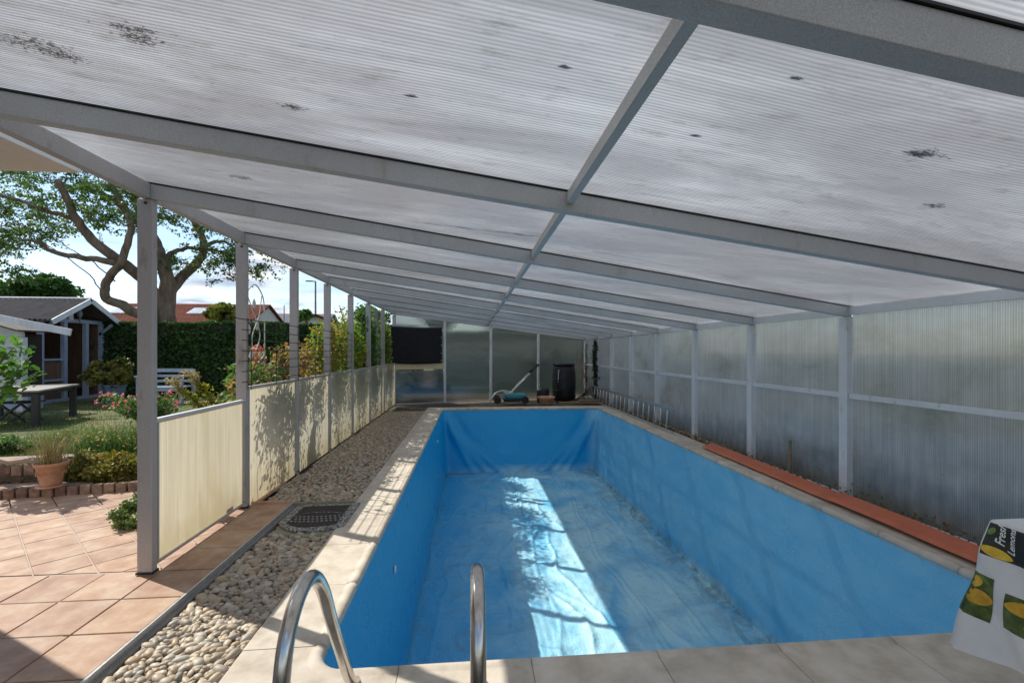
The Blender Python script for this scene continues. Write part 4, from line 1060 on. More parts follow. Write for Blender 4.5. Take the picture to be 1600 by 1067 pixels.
# grass of the lawn
b_ = []
while len(b_) < 52000:
    y = 5.6+9*random.random()**1.6; x = -2.5-(y*1.25-.6)*random.random()
    v_ = mn.noise((x*.9, y*.9, 3))
    if v_ < -.22 and random.random() < .75: continue
    b_.append((x, y, LZ-.01+.03*mn.noise((x*.6, y*.6, 0))))
tn = np.array([min(1, max(0, .35-.9*mn.noise((p[0]*.9, p[1]*.9, 3)))) for p in b_])
blades('grass', b_, .05, M['grass'], None, .004, .6, tone=tn, kind='stuff')

def shrub(name, c, r, n, size, m, lab, cat, group=None, nc=24, stems=5, cr=None, tones=True, kind=None, up=.4):
    root = empty(name, (c[0], c[1], c[2]-r[2]), lab, cat, group)
    cr = cr or min(r)*.42
    P, T = clumps(nc, n//nc, c, (r[0]*.75, r[1]*.75, r[2]*.75), cr)
    k_ = P[:, 2] > c[2]-r[2]*1.02; P, T = P[k_], T[k_]
    leaves('foliage', P, size, m, root, tone=T, up=up)
    mb = MB()
    for i_ in range(stems):
        a_ = random.uniform(0, 6.3); q = random.uniform(.3, .8)
        mb.tube([(c[0], c[1], c[2]-r[2]), (c[0]+.3*r[0]*math.cos(a_), c[1]+.3*r[1]*math.sin(a_), c[2]-.3*r[2]), (c[0]+q*r[0]*math.cos(a_), c[1]+q*r[1]*math.sin(a_), c[2]+.4*r[2])], [.02*min(1.5, r[2]+.2), .012, .004], 5)
    mb.build('stem', M['stem'], root)
    return root
# low heather like mound over the brick edge
p = GL(160, 745)
shrub('ground_cover_shrub', (-3.85, 5.28, .20), (.60, .30, .22), 9000, .022, M['lf_heath'], 'yellow green heather mound spilling over the brick edging right of the clay pot', 'shrub', nc=60, cr=.11)
shrub('ground_cover_shrub', (-5.7, 5.95, .30), (.62, .30, .17), 5000, .024, M['lf_bush'], 'dark green creeping shrub above the steps at the left edge', 'shrub', nc=40, cr=.11)
shrub('ground_cover_shrub', (-4.0, 6.15, .30), (.60, .35, .13), 4500, .022, M['lf_heath'], 'low bronze heather patch behind the yellow mound, beside the wire hoop', 'shrub', nc=50, cr=.1)
# small succulent plant by the near post with its bricks
sg = empty('sedum_plant', (-2.58, 4.1, .04), 'small bushy green sedum spilling onto the tiles beside the first post', 'plant')
P, T = clumps(34, 110, (-2.66, 4.02, .13), (.26, .20, .13), .065); k_ = P[:, 2] > .03
leaves('foliage', P[k_], .021, M['lf_succ'], sg, tone=T[k_], elong=1.3)
for i_ in range(4):
    tag(MB().box((-2.36+.075*i_, 4.12, .13), (.066, .10, .19)).build('loose_brick', M['brick'], bevel=.004), ('upright brick touching the sedum beside the first post, leftmost of its row', 'second upright brick from the sedum, partly behind the first post', 'third upright brick from the sedum, behind the first post', 'upright brick nearest the fence in the row by the sedum')[i_], 'brick', 'bricks beside the sedum')
# clay pot with dry ornamental grass
pt = empty('clay_pot', (-4.32, 4.98, .11), 'terracotta pot with dry ornamental grass standing on the brick step', 'flower pot')
pc = (-4.10, 4.90, .115)
MB().lathe(pc, [(.09, 0), (.115, .012), (.115, .02), (.09, .022)], 26).build('saucer', M['terracotta'], pt, smooth=True)
MB().lathe((pc[0], pc[1], pc[2]+.02), [(.072, 0), (.082, .02), (.115, .19), (.13, .195), (.135, .225), (.123, .227), (.112, .205), (.05, .20)], 30).build('pot', M['terracotta'], pt, smooth=True)
ring = MB()
for i_ in range(12):
    a_ = i_*math.pi/6; ring.tube([(pc[0]+.109*math.cos(a_+t_*.26), pc[1]+.109*math.sin(a_+t_*.26), pc[2]+.145+.018*math.sin(t_*math.pi)) for t_ in (0, .5, 1, 1.5, 2)], .004, 5)
ring.build('relief', M['terracotta'], pt)
b_ = [(pc[0]+random.gauss(0, .045), pc[1]+random.gauss(0, .04), pc[2]+.215) for _ in range(260)]
blades('grass_tuft', b_, .30, M['dry'], pt, .0025, .9, tone=np.full(260, .6))
# tall feathery grass plants on the lawn edge behind the pot
for (x, y, h_, lb) in ((-4.25, 5.75, .38, 'tall feathery green grass clump directly behind the clay pot'), (-5.2, 6.5, .22, 'shorter grass clump left of the feathery one, at the lawn edge')):
    r0 = empty('grass_clump', (x, y, .25), lb, 'ornamental grass', 'grass clumps at the lawn edge')
    b_ = [(x+random.gauss(0, .20), y+random.gauss(0, .15), .22) for _ in range(700)]
    blades('blade', b_, h_, M['lf_bush'], r0, .003, .8, tone=np.full(700, .4), kind='stuff')
    P = []
    for i_ in range(500):
        a_ = random.gauss(0, .22); P.append((x+a_, y+random.gauss(0, .18), .22+h_*random.uniform(.4, 1.0)*(1-abs(a_))))
    leaves('seed_head', P, .018, M['dry'], r0, kind='stuff')
# gaura: wiry stems with pink flowers
def flowering(c, h_, spread, n, m, fm, fl, lab, cat, name='flowering_plant', lean=(-.3, 0), leafy=2600, size=.022):
    root = empty(name, c, lab, cat); mb = MB(); P = []; FP = []
    for i_ in range(n):
        a_ = random.uniform(0, 6.3); q = spread*random.random()**.6
        tp = Vector((c[0]+q*math.cos(a_)+lean[0]*random.random(), c[1]+q*math.sin(a_)+lean[1], c[2]+h_*random.uniform(.65, 1.0)))
        mid = Vector((c[0]+.35*(tp.x-c[0]), c[1]+.35*(tp.y-c[1]), c[2]+.6*(tp.z-c[2])))
        mb.tube([(c[0]+random.gauss(0, .04), c[1]+random.gauss(0, .04), c[2]), mid, tp], [.004, .003, .002], 4, cap=False)
        for k_ in range(leafy//n):
            t_ = random.random()**1.3; q_ = Vector(c).lerp(mid, t_*2) if t_ < .5 else mid.lerp(tp, t_*2-1)
            P.append((q_.x+random.gauss(0, .03), q_.y+random.gauss(0, .03), q_.z+random.gauss(0, .02)))
        for k_ in range(fl): FP.append((tp.x+random.gauss(0, .02), tp.y+random.gauss(0, .02), tp.z+random.gauss(0, .02)))
    mb.build('stem', M['stem'], root); leaves('foliage', P, size, m, root, elong=2.2)
    leaves('flower', FP, .026, fm, root)['kind'] = 'stuff'
    return root
flowering((-4.15, 6.5, .25), .66, .42, 70, M['lf_bush'], M['pink'], 3, 'bushy gaura with pink flowers on wiry stems left of the first post', 'flowering plant', leafy=5200, lean=(-.35, 0))
flowering((-3.75, 7.0, .25), .42, .3, 26, M['lf_grey'], M['pink'], 3, 'pale grey plant with small pink flowers in front of the bench', 'flowering plant', leafy=1600, lean=(.1, 0))
# evening primrose: two leaning yellow green stalks
ev = empty('yellow_stalk_plant', (-2.72, 6.1, .25), 'tall leaning yellow green stalks with feathery tips behind the first fence panel', 'plant')
P = []; Q = []; mb = MB()
for (dx, h_, tipn) in ((-.62, .78, 1), (-.40, .86, 1), (-.15, .5, 0), (.25, .45, 0), (.05, .6, 0)):
    b0 = Vector((-2.98, 5.95, .22)); tp = Vector((-2.98+dx*.75, 5.95+dx*.2, .22+h_)); pts = [b0, b0.lerp(tp, .5)+Vector((.10*np.sign(-dx), 0, .02)), tp]
    sp_ = smoothpath(pts, 8); mb.tube(sp_, [.008]*len(sp_), 5)
    for i_ in range(430):
        q_ = sp_[int(random.random()*(len(sp_)-1))]; P.append((q_.x+random.gauss(0, .035), q_.y+random.gauss(0, .035), q_.z+random.gauss(0, .03)))
    if tipn:
        for i_ in range(420):
            k_ = random.random(); a_ = random.uniform(0, 6.3); Q.append((tp.x-.10*k_+random.gauss(0, .05*k_), tp.y+random.gauss(0, .04), tp.z-.05+.17*k_+random.gauss(0, .02)))
mb.build('stem', M['stem'], ev); leaves('foliage', P, .032, M['lf_yel'], ev, elong=1.9); leaves('tip', Q, .016, M['dry'], ev)['kind'] = 'stuff'
shrub('sage_bush', (-2.85, 6.4, .50), (.28, .28, .34), 3400, .028, M['lf_grey'], 'grey green sage bush directly left of the second post', 'shrub', nc=26)
shrub('sage_bush', (-2.9, 8.9, .45), (.5, .3, .25), 1800, .03, M['lf_grey'], 'low grey bush in front of the hedge behind the yellow stalks', 'shrub', nc=18)
# wire hoop and solar lamp
tag(MB().tube(smoothpath([(-4.30, 6.0, .24), (-4.28, 6.0, .42), (-4.12, 5.98, .46), (-3.95, 5.95, .40), (-3.86, 5.93, .26)], 6), .005, 6).build('wire_hoop', M['wire']), 'thin dark wire hoop stuck in the flower bed beside the gaura', 'wire hoop')
sl_ = empty('solar_lamp', (-4.28, 5.62, .28), 'tiny black solar garden lamp behind the heather mound', 'garden lamp')
MB().lathe((-4.28, 5.62, .30), [(.03, 0), (.045, .02), (.045, .05), (.02, .06)], 14).build('head', M['blackplastic'], sl_)
MB().tube([(-4.28, 5.62, .2), (-4.28, 5.62, .3)], .008, 6).build('spike', M['blackplastic'], sl_)

# ---- hedge
def hedge(name, x0, x1, y0, y1, z1, n, lab, m=M['lf_dark'], size=.06):
    root = empty(name, ((x0+x1)/2, (y0+y1)/2, 0), lab, 'hedge')
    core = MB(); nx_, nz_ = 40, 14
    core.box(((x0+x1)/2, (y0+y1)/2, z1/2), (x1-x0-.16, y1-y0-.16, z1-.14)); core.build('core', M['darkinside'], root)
    P = []
    W_, D_, H_ = x1-x0, y1-y0, z1; Af, At, As = W_*H_, W_*D_, D_*H_; s_ = Af+At+2*As
    for i_ in range(n):
        k_ = random.random()*s_; dp = -abs(random.gauss(0, .05)); 
        u, v_ = random.random(), random.random()
        if k_ < Af: q = (x0+W_*u, y0-dp, H_*v_)
        elif k_ < Af+At: q = (x0+W_*u, y0+D_*v_, z1+dp)
        elif k_ < Af+At+As: q = (x0-dp, y0+D_*u, H_*v_)
        else: q = (x1+dp, y0+D_*u, H_*v_)
        b2 = .07*mn.noise((q[0]*1.3, q[2]*1.3, q[1]))+.03*mn.noise((q[0]*6, q[2]*6, q[1]*6))
        rd = .12*max(0, (q[2]-z1+.3)/.3)**2
        P.append((q[0]+random.gauss(0, .02), q[1]+b2+(rd if k_ < Af else 0), q[2]+(b2 if k_ >= Af else 0)))
    T = [.5+.7*mn.noise((p[0]*1.7, p[2]*1.7, p[1]*1.7)) for p in P]
    leaves('foliage', P, size, m, root, tone=T, up=.3)
h0, h1 = W(143, 600, 12.4), W(415, 600, 12.4)
hedge('clipped_hedge', h0.x, h1.x+.3, h0.y-.1, h0.y+1.1, 2.22, 26000, 'long dark green clipped hedge across the back of the garden behind the bench')
h2 = W(418, 500, 17); h3 = W(560, 500, 17)
hedge('clipped_hedge', h2.x, h3.x+2.2, h2.y, h2.y+1.2, 2.42, 14000, 'second clipped hedge farther right, seen between the middle posts', size=.09)
# ---- shed B: summerhouse with brown boarding, its gable facing right
pl_ = W(63, 625, 10.6); XB = pl_.x; YB0 = pl_.y; YB1 = YB0+1.75; YM = (YB0+YB1)/2
sb = empty('summerhouse', (XB-1.2, YM, LZ), 'open garden summerhouse with brown boarding, dark corrugated roof and white gable trim', 'summerhouse')
EZ, AZ = 2.20, 2.73
for y in (YB0, YB0+.62, YB0+1.25, YB1):
    MB().box((XB, y, (LZ+EZ)/2), (.09, .09, EZ-LZ)).build('post', M['bluewood'], sb)
MB().box((XB, YM, EZ-.01), (.08, 1.75, .09)).build('beam', M['bluewood'], sb)
MB().box((XB, YM, LZ+.04), (.08, 1.75, .08)).build('sill', M['bluewood'], sb)
for z in (.75, 1.24): MB().box((XB, YB0+.31, z), (.05, .52, .05)).build('rail', M['bluewood'], sb)
MB().box((XB-.03, YB0+.31, .98), (.02, .52, .42)).build('infill_board', M['brownwood'], sb)
MB().box((XB-.03, YB0+.31, .48), (.02, .52, .48)).build('infill_board', M['brownwood'], sb)
for i_ in range(14):
    MB().box((XB-1.9, YB0+.07+.125*i_, 1.2), (.03, .118, 2.0)).build('wall_board', M['brownwood'], sb)
MB().box((XB-.95, YB1-.02, 1.2), (1.9, .03, 2.0)).build('side_wall', M['brownwood'], sb)
MB().box((XB-1.4, YB0+.02, 1.2), (1.0, .03, 2.0)).build('side_wall', M['brownwood'], sb)
MB().box((XB-.95, YM, LZ+.02), (1.9, 1.75, .04)).build('floor', M['brownwood'], sb)
MB().box((XB-.6, YB1-.3, .55), (.9, .45, .1)).build('bench_shelf', M['brownwood'], sb)
MB().box((XB+.02, YM-.1, 2.44), (.05, .12, .46)).build('king_post', M['whitewood'], sb)
for sg_ in (-1, 1):
    ye = YM+sg_*1.05; ze = EZ-.05
    mb = MB(); nr = 30; x0, x1 = XB-2.9, XB+.42
    vs = []
    for i_ in range(nr*2+1):
        x = x0+(x1-x0)*i_/(nr*2); dz = .035 if i_ % 2 else 0
        vs += [(x, YM, AZ+dz), (x, ye, ze+dz)]
    mb.add(vs, [(2*i_, 2*i_+1, 2*i_+3, 2*i_+2) for i_ in range(nr*2)])
    o = mb.build('roof', M['shedroof'], sb); s_ = o.modifiers.new('thickness', 'SOLIDIFY'); s_.thickness = .02
    MB().beam((x1+.01, YM, AZ-.10), (x1+.01, ye, ze-.10), .025, .12).build('barge_board', M['whitewood'], sb)
    MB().beam((XB, YB0+.02 if sg_ < 0 else YB1-.02, 1.85), (XB+.32, YB0+.02 if sg_ < 0 else YB1-.02, 2.12), .05, .06).build('bracket', M['bluewood'], sb)
MB().tube([(XB-2.9, YM, AZ+.02), (XB+.42, YM, AZ+.02)], .028, 8).build('ridge_cap', M['whitewood'], sb)
bd = empty('bird_ornament', (XB+.10, YM-.02, 2.3), 'small grey bird ornament hanging in the summerhouse gable', 'ornament')
MB().lathe((XB+.12, YM+.05, 2.25), [(.01, 0), (.045, .06), (.055, .14), (.03, .2), (.035, .25), (.012, .29)], 12).build('body', M['lampgrey'], bd, smooth=True)
MB().box((XB+.12, YM+.05, 2.22), (.02, .03, .14)).build('tail', M['lampgrey'], bd)
MB().tube([(XB+.12, YM+.05, 2.53), (XB+.1, YM+.05, 2.62)], .004, 5).build('string', M['wire'], bd)
# ---- shed A: white boarded shed in front, at the left edge
pa = W(37, 640, 9.3); ax, ay = pa.x, pa.y
sa = empty('garden_shed', (ax-1.2, ay+.6, LZ), 'white boarded garden shed with a white gable fascia at the left edge', 'shed')
MB().box((ax-1.30, ay+.30, .46), (2.4, .5, .5)).build('plinth_wall', M['bluewood'], sa)
for i_ in range(9):
    MB().box((ax-1.25, ay+.03, .80+.125*i_), (2.46, .03, .12), rot=Matrix.Rotation(.12, 3, 'X')).build('clapboard', M['whitewood'], sa)
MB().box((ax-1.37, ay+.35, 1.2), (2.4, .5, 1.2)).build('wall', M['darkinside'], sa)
MB().box((ax-.02, ay-.01, (LZ+1.72)/2), (.11, .11, 1.72-LZ)).build('corner_post', M['whitewood'], sa)
az = 1.80; RX = ax-1.35; RZ = 2.30
ex = W(97, 520, 8.9)
MB().beam((RX, ay-.32, RZ-.02), (ex.x, ay-.32, ex.z-.05), .03, .13).build('barge_board', M['whitewood'], sa)
MB().beam((RX, ay-.32, RZ-.02), (2*RX-ex.x, ay-.32, ex.z-.05), .03, .13).build('barge_board', M['whitewood'], sa)
for e_, ez_ in ((ax+.12, 1.86), (2*RX-ax-.12, 1.86)):
    mb = MB(); mb.add([(RX, ay-.29, RZ+.02), (e_, ay-.29, ez_), (e_, ay+.6, ez_), (RX, ay+.6, RZ+.02)], [(0, 1, 2, 3)])
    o = mb.build('roof', M['shedroof'], sa); s_ = o.modifiers.new('thickness', 'SOLIDIFY'); s_.thickness = .03
MB().add([(RX, ay-.0, RZ), (ax, ay-.0, 1.80), (2*RX-ax, ay-.0, 1.80)], [(0, 1, 2)]).build('gable_wall', M['whitewood'], sa)
# ---- table, stool, bench, planter
tp1, tp2 = GL(56, 668), GL(114, 650)
gt = empty('garden_table', tp1, 'long dark garden table with a grey top on the lawn before the sheds', 'table')
dv_ = (tp2-tp1); rt = math.atan2(dv_.y, dv_.x); pr_ = Vector((-math.sin(rt), math.cos(rt), 0)); pr_ = pr_ if pr_.x < 0 else -pr_
tw = 1.0; ctr = (tp1+tp2)/2+pr_*(tw/2)
for q in (tp1, tp2, tp1+pr_*tw, tp2+pr_*tw):
    MB().box((q.x, q.y, LZ+.27), (.085, .085, .54), rz=rt).build('leg', M['darkwood'], gt)
MB().box((ctr.x, ctr.y, LZ+.535), (dv_.length+.06, tw+.04, .07), rz=rt).build('apron', M['darkwood'], gt)
MB().box((ctr.x, ctr.y, LZ+.585), (dv_.length+.16, tw+.14, .03), rz=rt).build('table_top', M['greywood'], gt, bevel=.005)
sp0 = GL(14, 662)
fs_ = empty('folding_stool', sp0, 'small dark folding stool with crossed legs on the lawn at the left edge', 'stool')
for dy in (0, .32):
    MB().beam((sp0.x-.22, sp0.y+dy, LZ), (sp0.x+.20, sp0.y+dy, LZ+.33), .03, .03).build('leg', M['darkwood'], fs_)
    MB().beam((sp0.x+.22, sp0.y+dy+.03, LZ), (sp0.x-.20, sp0.y+dy+.03, LZ+.33), .03, .03).build('leg', M['darkwood'], fs_)
for i_ in range(6): MB().box((sp0.x-.22+.088*i_, sp0.y+.17, LZ+.345), (.075, .42, .018)).build('slat', M['darkwood'], fs_)
bc = W(250, 615, 10.4); bx, by = bc.x, bc.y
bn = empty('garden_bench', (bx, by, LZ), 'pale blue painted garden bench in front of the dark hedge', 'bench')
for dx in (-.46, .46):
    for dy in (0, .45):
        MB().box((bx+dx, by+dy, LZ+(.32 if dy == 0 else .40)), (.06, .06, .64 if dy == 0 else .80)).build('leg', M['bluewood'], bn)
    MB().box((bx+dx, by+.2, LZ+.65), (.08, .55, .035)).build('armrest', M['bluewood'], bn)
for i_ in range(5): MB().box((bx, by+.02+.10*i_, LZ+.40), (.90, .085, .025)).build('seat_slat', M['bluewood'], bn)
MB().box((bx, by-.02, LZ+.35), (.88, .03, .07)).build('apron', M['bluewood'], bn)
for z in (.52, .64, .77): MB().box((bx, by+.46, LZ+z), (.88, .025, .08 if z > .7 else .055)).build('back_slat', M['bluewood'], bn)
pp = GL(165, 632); pp = Vector((pp.x, pp.y, LZ))
bp = empty('square_planter', pp, 'tapered blue grey planter with a bronze leaved shrub in front of the hedge', 'planter')
MB().lathe((pp.x, pp.y+.25, LZ), [(.20, 0), (.27, .40), (.29, .40), (.29, .44), (.25, .44), (.24, .40)], 4).build('tub', M['bluepot'], bp)
P, T = clumps(30, 120, (pp.x-.08, pp.y+.25, LZ+.72), (.44, .4, .34), .14)
leaves('foliage', P, .045, M['lf_heath'], bp, tone=T*.8)
MB().tube([(pp.x, pp.y+.25, LZ+.4), (pp.x-.05, pp.y+.25, LZ+.8)], .02, 6).build('stem', M['stem'], bp)
MB().box((pp.x, pp.y+.25, LZ+.39), (.3, .3, .04)).build('soil', M['soil'], bp)
# white hose guide and tubs behind the fence
# ---- fig branch in the foreground at the left edge
fg = empty('fig_bush', (-5.6, 5.0, .3), 'bright green broad leaved bush reaching in at the left edge', 'bush')
def figleaf(c, s, d, n_):
    """lobed leaf polygon"""
    d = d.normalized(); u = d.cross(n_).normalized(); nn = u.cross(d).normalized(); pts = []
    for i_ in range(14):
        a_ = 2*math.pi*i_/14; rr_ = s*(.62+.38*math.cos(2.5*(a_ if a_ < math.pi else 2*math.pi-a_))**2)*(1 if i_ else 1.05)
        x, y = rr_*math.cos(a_), rr_*math.sin(a_)*.8
        pts.append(c+d*x+u*y+nn*(-.25*(x*x+y*y)/s+.12*abs(y)))
    return pts
V, Fc, T = [], [], []
fc_ = W(-8, 575, 4.9)
for i_ in range(330):
    q = Vector(blob(1, fc_[:], (.34, .40, .42), .35)[0])
    d = Vector((random.gauss(.3, .7), random.gauss(-.2, .7), random.gauss(-.5, .4))); n_ = Vector((random.gauss(-.3, .4), random.gauss(0, .4), 1))
    pts = figleaf(q, random.uniform(.035, .068), d, n_); b0 = len(V); V += [p[:] for p in pts]+[q[:]]; t_ = random.random()
    T += [t_]*15; Fc += [(b0+k_, b0+(k_+1) % 14, b0+14) for k_ in range(14)]
me = np_mesh('foliage', np.array(V), np.array(Fc), np.array(T)); link('foliage', me, M['lf_fig'], fg)
mb = MB()
for i_ in range(9):
    q = blob(1, fc_[:], (.28, .35, .4), .6)[0]; mb.tube([(fc_.x-.3, fc_.y+.1, .1), (fc_.x-.15+random.gauss(0, .05), fc_.y, fc_.z-.3), tuple(q)], [.02, .012, .005], 6)
mb.build('branch', M['bark'], fg)

# ---- the big honey locust behind the hedge
TR = empty('locust_tree', W(258, 560, 17), 'big spreading honey locust with a forked trunk behind the hedge', 'tree')
def limb(pts, r0, r1, z=17.0):
    P = [W(p[0], p[1], z+(p[2] if len(p) > 2 else 0)) for p in pts]
    sp_ = smoothpath([q[:] for q in P], 5); n_ = len(sp_)
    for i_, q in enumerate(sp_):
        if 0 < i_ < n_-1: q += Vector((mn.noise((i_*.5, r0*9, 0)), mn.noise((i_*.5, 3, r0*7)), mn.noise((i_*.5, 8, r0)))) * .05
    return sp_, [r0+(r1-r0)*(i_/(n_-1)) for i_ in range(n_)]
LB = [
 ([(262, 640), (262, 520), (258, 480), (262, 440), (250, 400), (243, 380, .4), (215, 320, .8), (212, 285, 1)], .33, .13),
 ([(262, 500), (268, 455, .2), (288, 430, .6), (315, 400, 1), (316, 370, 1.3), (300, 340, 1.6), (298, 310, 1.8)], .22, .08),
 ([(255, 490), (245, 465, -.3), (222, 435, -.6), (190, 410, -1), (150, 380, -1.4), (120, 345, -1.8), (105, 310, -2), (90, 280, -2.2)], .24, .09),
 ([(250, 500), (215, 490, -.8), (188, 475, -1.1), (165, 465, -1.3), (167, 440, -1.4), (190, 410, -1.5), (200, 375, -1.5), (203, 345, -1.4), (190, 315, -1.2), (170, 280, -1)], .18, .07),
 ([(183, 412, -1.2), (150, 405, -1.4), (110, 400, -1.6), (75, 390, -1.8), (60, 378, -2), (30, 374, -2.2)], .12, .03),
 ([(255, 405, .2), (275, 392, .4), (300, 388, .6), (340, 392, .8), (375, 405, 1)], .10, .03),
 ([(314, 390, 1), (335, 378, 1.2), (355, 380, 1.3), (372, 395, 1.4)], .09, .03),
 ([(245, 385, .3), (225, 360, .2), (215, 350, 0), (185, 320, -.4), (160, 300, -.8)], .12, .05),
 ([(120, 345, -1.8), (95, 335, -2), (60, 325, -2.4), (20, 310, -2.6), (-20, 305, -3)], .08, .03),
 ([(298, 340, 1.6), (330, 330, 1.9), (365, 340, 2.2), (400, 370, 2.3), (410, 400, 2.4)], .08, .03),
 ([(300, 360, 1.4), (340, 350, 1), (380, 360, .6)], .06, .02),
 ([(165, 465, -1.3), (140, 430, -1.5), (100, 400, -1.8), (60, 375, -2)], .022, .012),
 ([(180, 440, -1.3), (140, 405, -1.5), (110, 390, -1.6), (85, 370, -1.7)], .022, .012)]
for (pts, r0, r1) in LB:
    s_, r_ = limb(pts, r0, r1); MB().tube(s_, r_, 10).build('limb' if r0 < .4 else 'trunk', M['bark'], TR, smooth=True)
CL = []
def band(n, x0, x1, y0, y1, zr=2.2):
    for _ in range(n): CL.append((random.uniform(x0, x1), random.uniform(y0, y1), random.uniform(-zr, zr)))
band(50, -60, 215, 262, 318); band(40, -60, 130, 318, 380); band(12, -60, 60, 375, 432)
band(14, 130, 215, 318, 350); band(26, 210, 330, 270, 345); band(22, 310, 410, 320, 385, 1.5); band(14, 330, 425, 385, 435, 1.2); band(8, 250, 325, 385, 420, 1); band(40, -260, 330, 150, 262, 2.5)
P = []; T = []; tw_ = MB()
for (px, py, dz) in CL:
    c_ = W(px, py, 17+dz); tn_ = random.uniform(.15, .9)
    for f_ in range(7):        # feathery sprays
        a_ = random.uniform(0, 6.3); L_ = random.uniform(.4, .8); el = random.gauss(-.25, .3)
        d = Vector((math.cos(a_)*math.cos(el), math.sin(a_)*math.cos(el), math.sin(el))); st_ = c_+Vector((random.gauss(0, .2), random.gauss(0, .2), random.gauss(0, .14)))
        if f_ < 4: tw_.tube([tuple(st_-d*.1), tuple(st_+d*L_*.9)], [.012, .004], 3, cap=False)
        for k_ in range(20):
            q = st_+d*L_*random.random(); P.append((q.x+random.gauss(0, .055), q.y+random.gauss(0, .055), q.z-.04+random.gauss(0, .04))); T.append(tn_)
leaves('foliage', P, .056, M['lf_tree'], TR, tone=np.array(T), elong=1.9, up=.8)
tw_.build('twig', M['bark'], TR)
# ---- background trees, houses, lamp
def crown(name, px, py, rx, rz, zc_, lab, n, m, size, base):
    c = W(px, py, zc_); k_ = zc_/F
    root = shrub(name, (c.x, c.y, c.z), (rx*k_, rx*k_*.8, rz*k_), n, size, m, lab, 'tree', nc=40, stems=4, cr=rx*k_*.26)
    MB().tube([(c.x, c.y, 0), (c.x+.1, c.y, c.z)], [.2, .1], 7).build('trunk', M['bark'], root)
crown('round_tree', 52, 462, 68, 36, 21, 'round dark green tree behind the summerhouse roof', 9000, M['lf_dark'], .14, 0)
crown('small_tree', 352, 492, 32, 22, 15, 'small pale green tree showing above the hedge left of the second post', 2500, M['lf_yel'], .09, 0)
crown('small_tree', 477, 492, 14, 10, 28, 'small far tree beside the street lamp', 900, M['lf_bush'], .14, 0)
crown('small_tree', 232, 490, 14, 10, 15, 'ivy tuft at the fork of the big tree trunk', 700, M['lf_bush'], .07, 0)
def house(name, pxs, pys, zc_, ridge_py, lab, roofm, depth=8):
    a_ = W(pxs[0], pys, zc_); b_ = W(pxs[1], pys, zc_); rz_ = W(0, ridge_py, zc_+depth*.5).z
    root = empty(name, ((a_.x+b_.x)/2, a_.y+depth/2, 0), lab, 'house')
    L_ = b_.x-a_.x; ez = a_.z; yf = a_.y; sl_ = math.atan2(rz_-ez, depth/2); hl = math.hypot(rz_-ez, depth/2)
    MB().box(((a_.x+b_.x)/2, yf+depth/2, ez/2), (L_-.5, depth-.6, ez)).build('wall', M['housewall'], root)
    for s_ in (0, 1):
        me_ = MB().add([(0, 0, 0), (L_, 0, 0), (L_, hl, 0), (0, hl, 0), (0, 0, -.12), (L_, 0, -.12), (L_, hl, -.12), (0, hl, -.12)], [(0, 1, 2, 3), (7, 6, 5, 4), (0, 4, 5, 1), (1, 5, 6, 2), (2, 6, 7, 3), (3, 7, 4, 0)]).mesh('roof')
        o = link('roof', me_, roofm, root); o.matrix_parent_inverse = pmat(root).inverted()
        if s_ == 0: o.location = (a_.x, yf, ez); o.rotation_euler = (sl_, 0, 0)
        else: o.location = (b_.x, yf+depth, ez); o.rotation_euler = (sl_, 0, math.pi)
    for x_ in (a_.x+.25, b_.x-.25):
        MB().add([(x_, yf+.3, ez), (x_, yf+depth-.3, ez), (x_, yf+depth/2, rz_-.15)], [(0, 1, 2)]).build('gable', M['housewall'], root)
    return root, a_, yf, ez, sl_, hl
r_, a_, yf, ez, sl_, hl = house('tiled_house', (128, 372), 508, 34, 474, 'far house with a red tiled roof and skylights behind the hedge and tree', M['redroof'], 9)
for (px_, n_) in ((172, 2), (290, 2)):
    for i_ in range(n_):
        q = W(px_+i_*17, 490, 36); t_ = .62
        x_ = q.x; y_ = yf+4.5*t_; z_ = ez+(hl*math.sin(sl_))*t_
        f_ = MB().box((0, 0, 0), (.78, 1.25, .14)).mesh('skylight'); o = link('skylight', f_, M['whitewood'], r_); o.matrix_parent_inverse = pmat(r_).inverted()
        o.location = (x_, y_, z_+.03); o.rotation_euler = (sl_, 0, 0)
        g2 = link('pane', MB().box((0, 0, .075), (.62, 1.08, .02)).mesh('pane'), M['pane'], None); g2.parent = o
house('grey_roofed_house', (405, 500), 516, 42, 490, 'far house with a grey roof seen between the second and third posts', M['rooftin'], 8)
q = W(440, 512, 36); gw = empty('white_gable_house', (q.x+1, q.y, 0), 'small white gabled house with a red tile verge seen between the second and third posts', 'house')
MB().prism([(0, 0), (1, 0), (1, 1), (0, 1)], 0, .01)
gz = W(0, 494, 36).z; gx0, gx1 = W(444, 500, 36).x, W(492, 500, 36).x; gm = gx1
MB().add([(gx0, q.y, 0), (gx1*2-gx0, q.y, 0), (gx1*2-gx0, q.y, q.z), (gx1, q.y, gz), (gx0, q.y, q.z)], [(0, 1, 2, 3, 4)]).build('wall', M['whitewood'], gw)
MB().beam((gx0-.2, q.y-.15, q.z-.1), (gx1, q.y-.15, gz), .5, .18).build('verge', M['redroof'], gw)
MB().beam((gx1*2-gx0+.2, q.y-.15, q.z-.1), (gx1, q.y-.15, gz), .5, .18).build('verge', M['redroof'], gw)
lp = W(493, 520, 40); lt = W(493, 440, 40)
lm = empty('street_lamp', (lp.x, lp.y, 0), 'tall grey street lamp beyond the hedge between the third and fourth posts', 'street lamp')
MB().tube([(lp.x, lp.y, 0), (lt.x, lt.y, lt.z)], [.12, .07], 8).build('pole', M['lampgrey'], lm)
MB().tube([(lt.x, lt.y, lt.z), (lt.x-.35, lt.y, lt.z+.04)], .05, 6).build('arm', M['lampgrey'], lm)
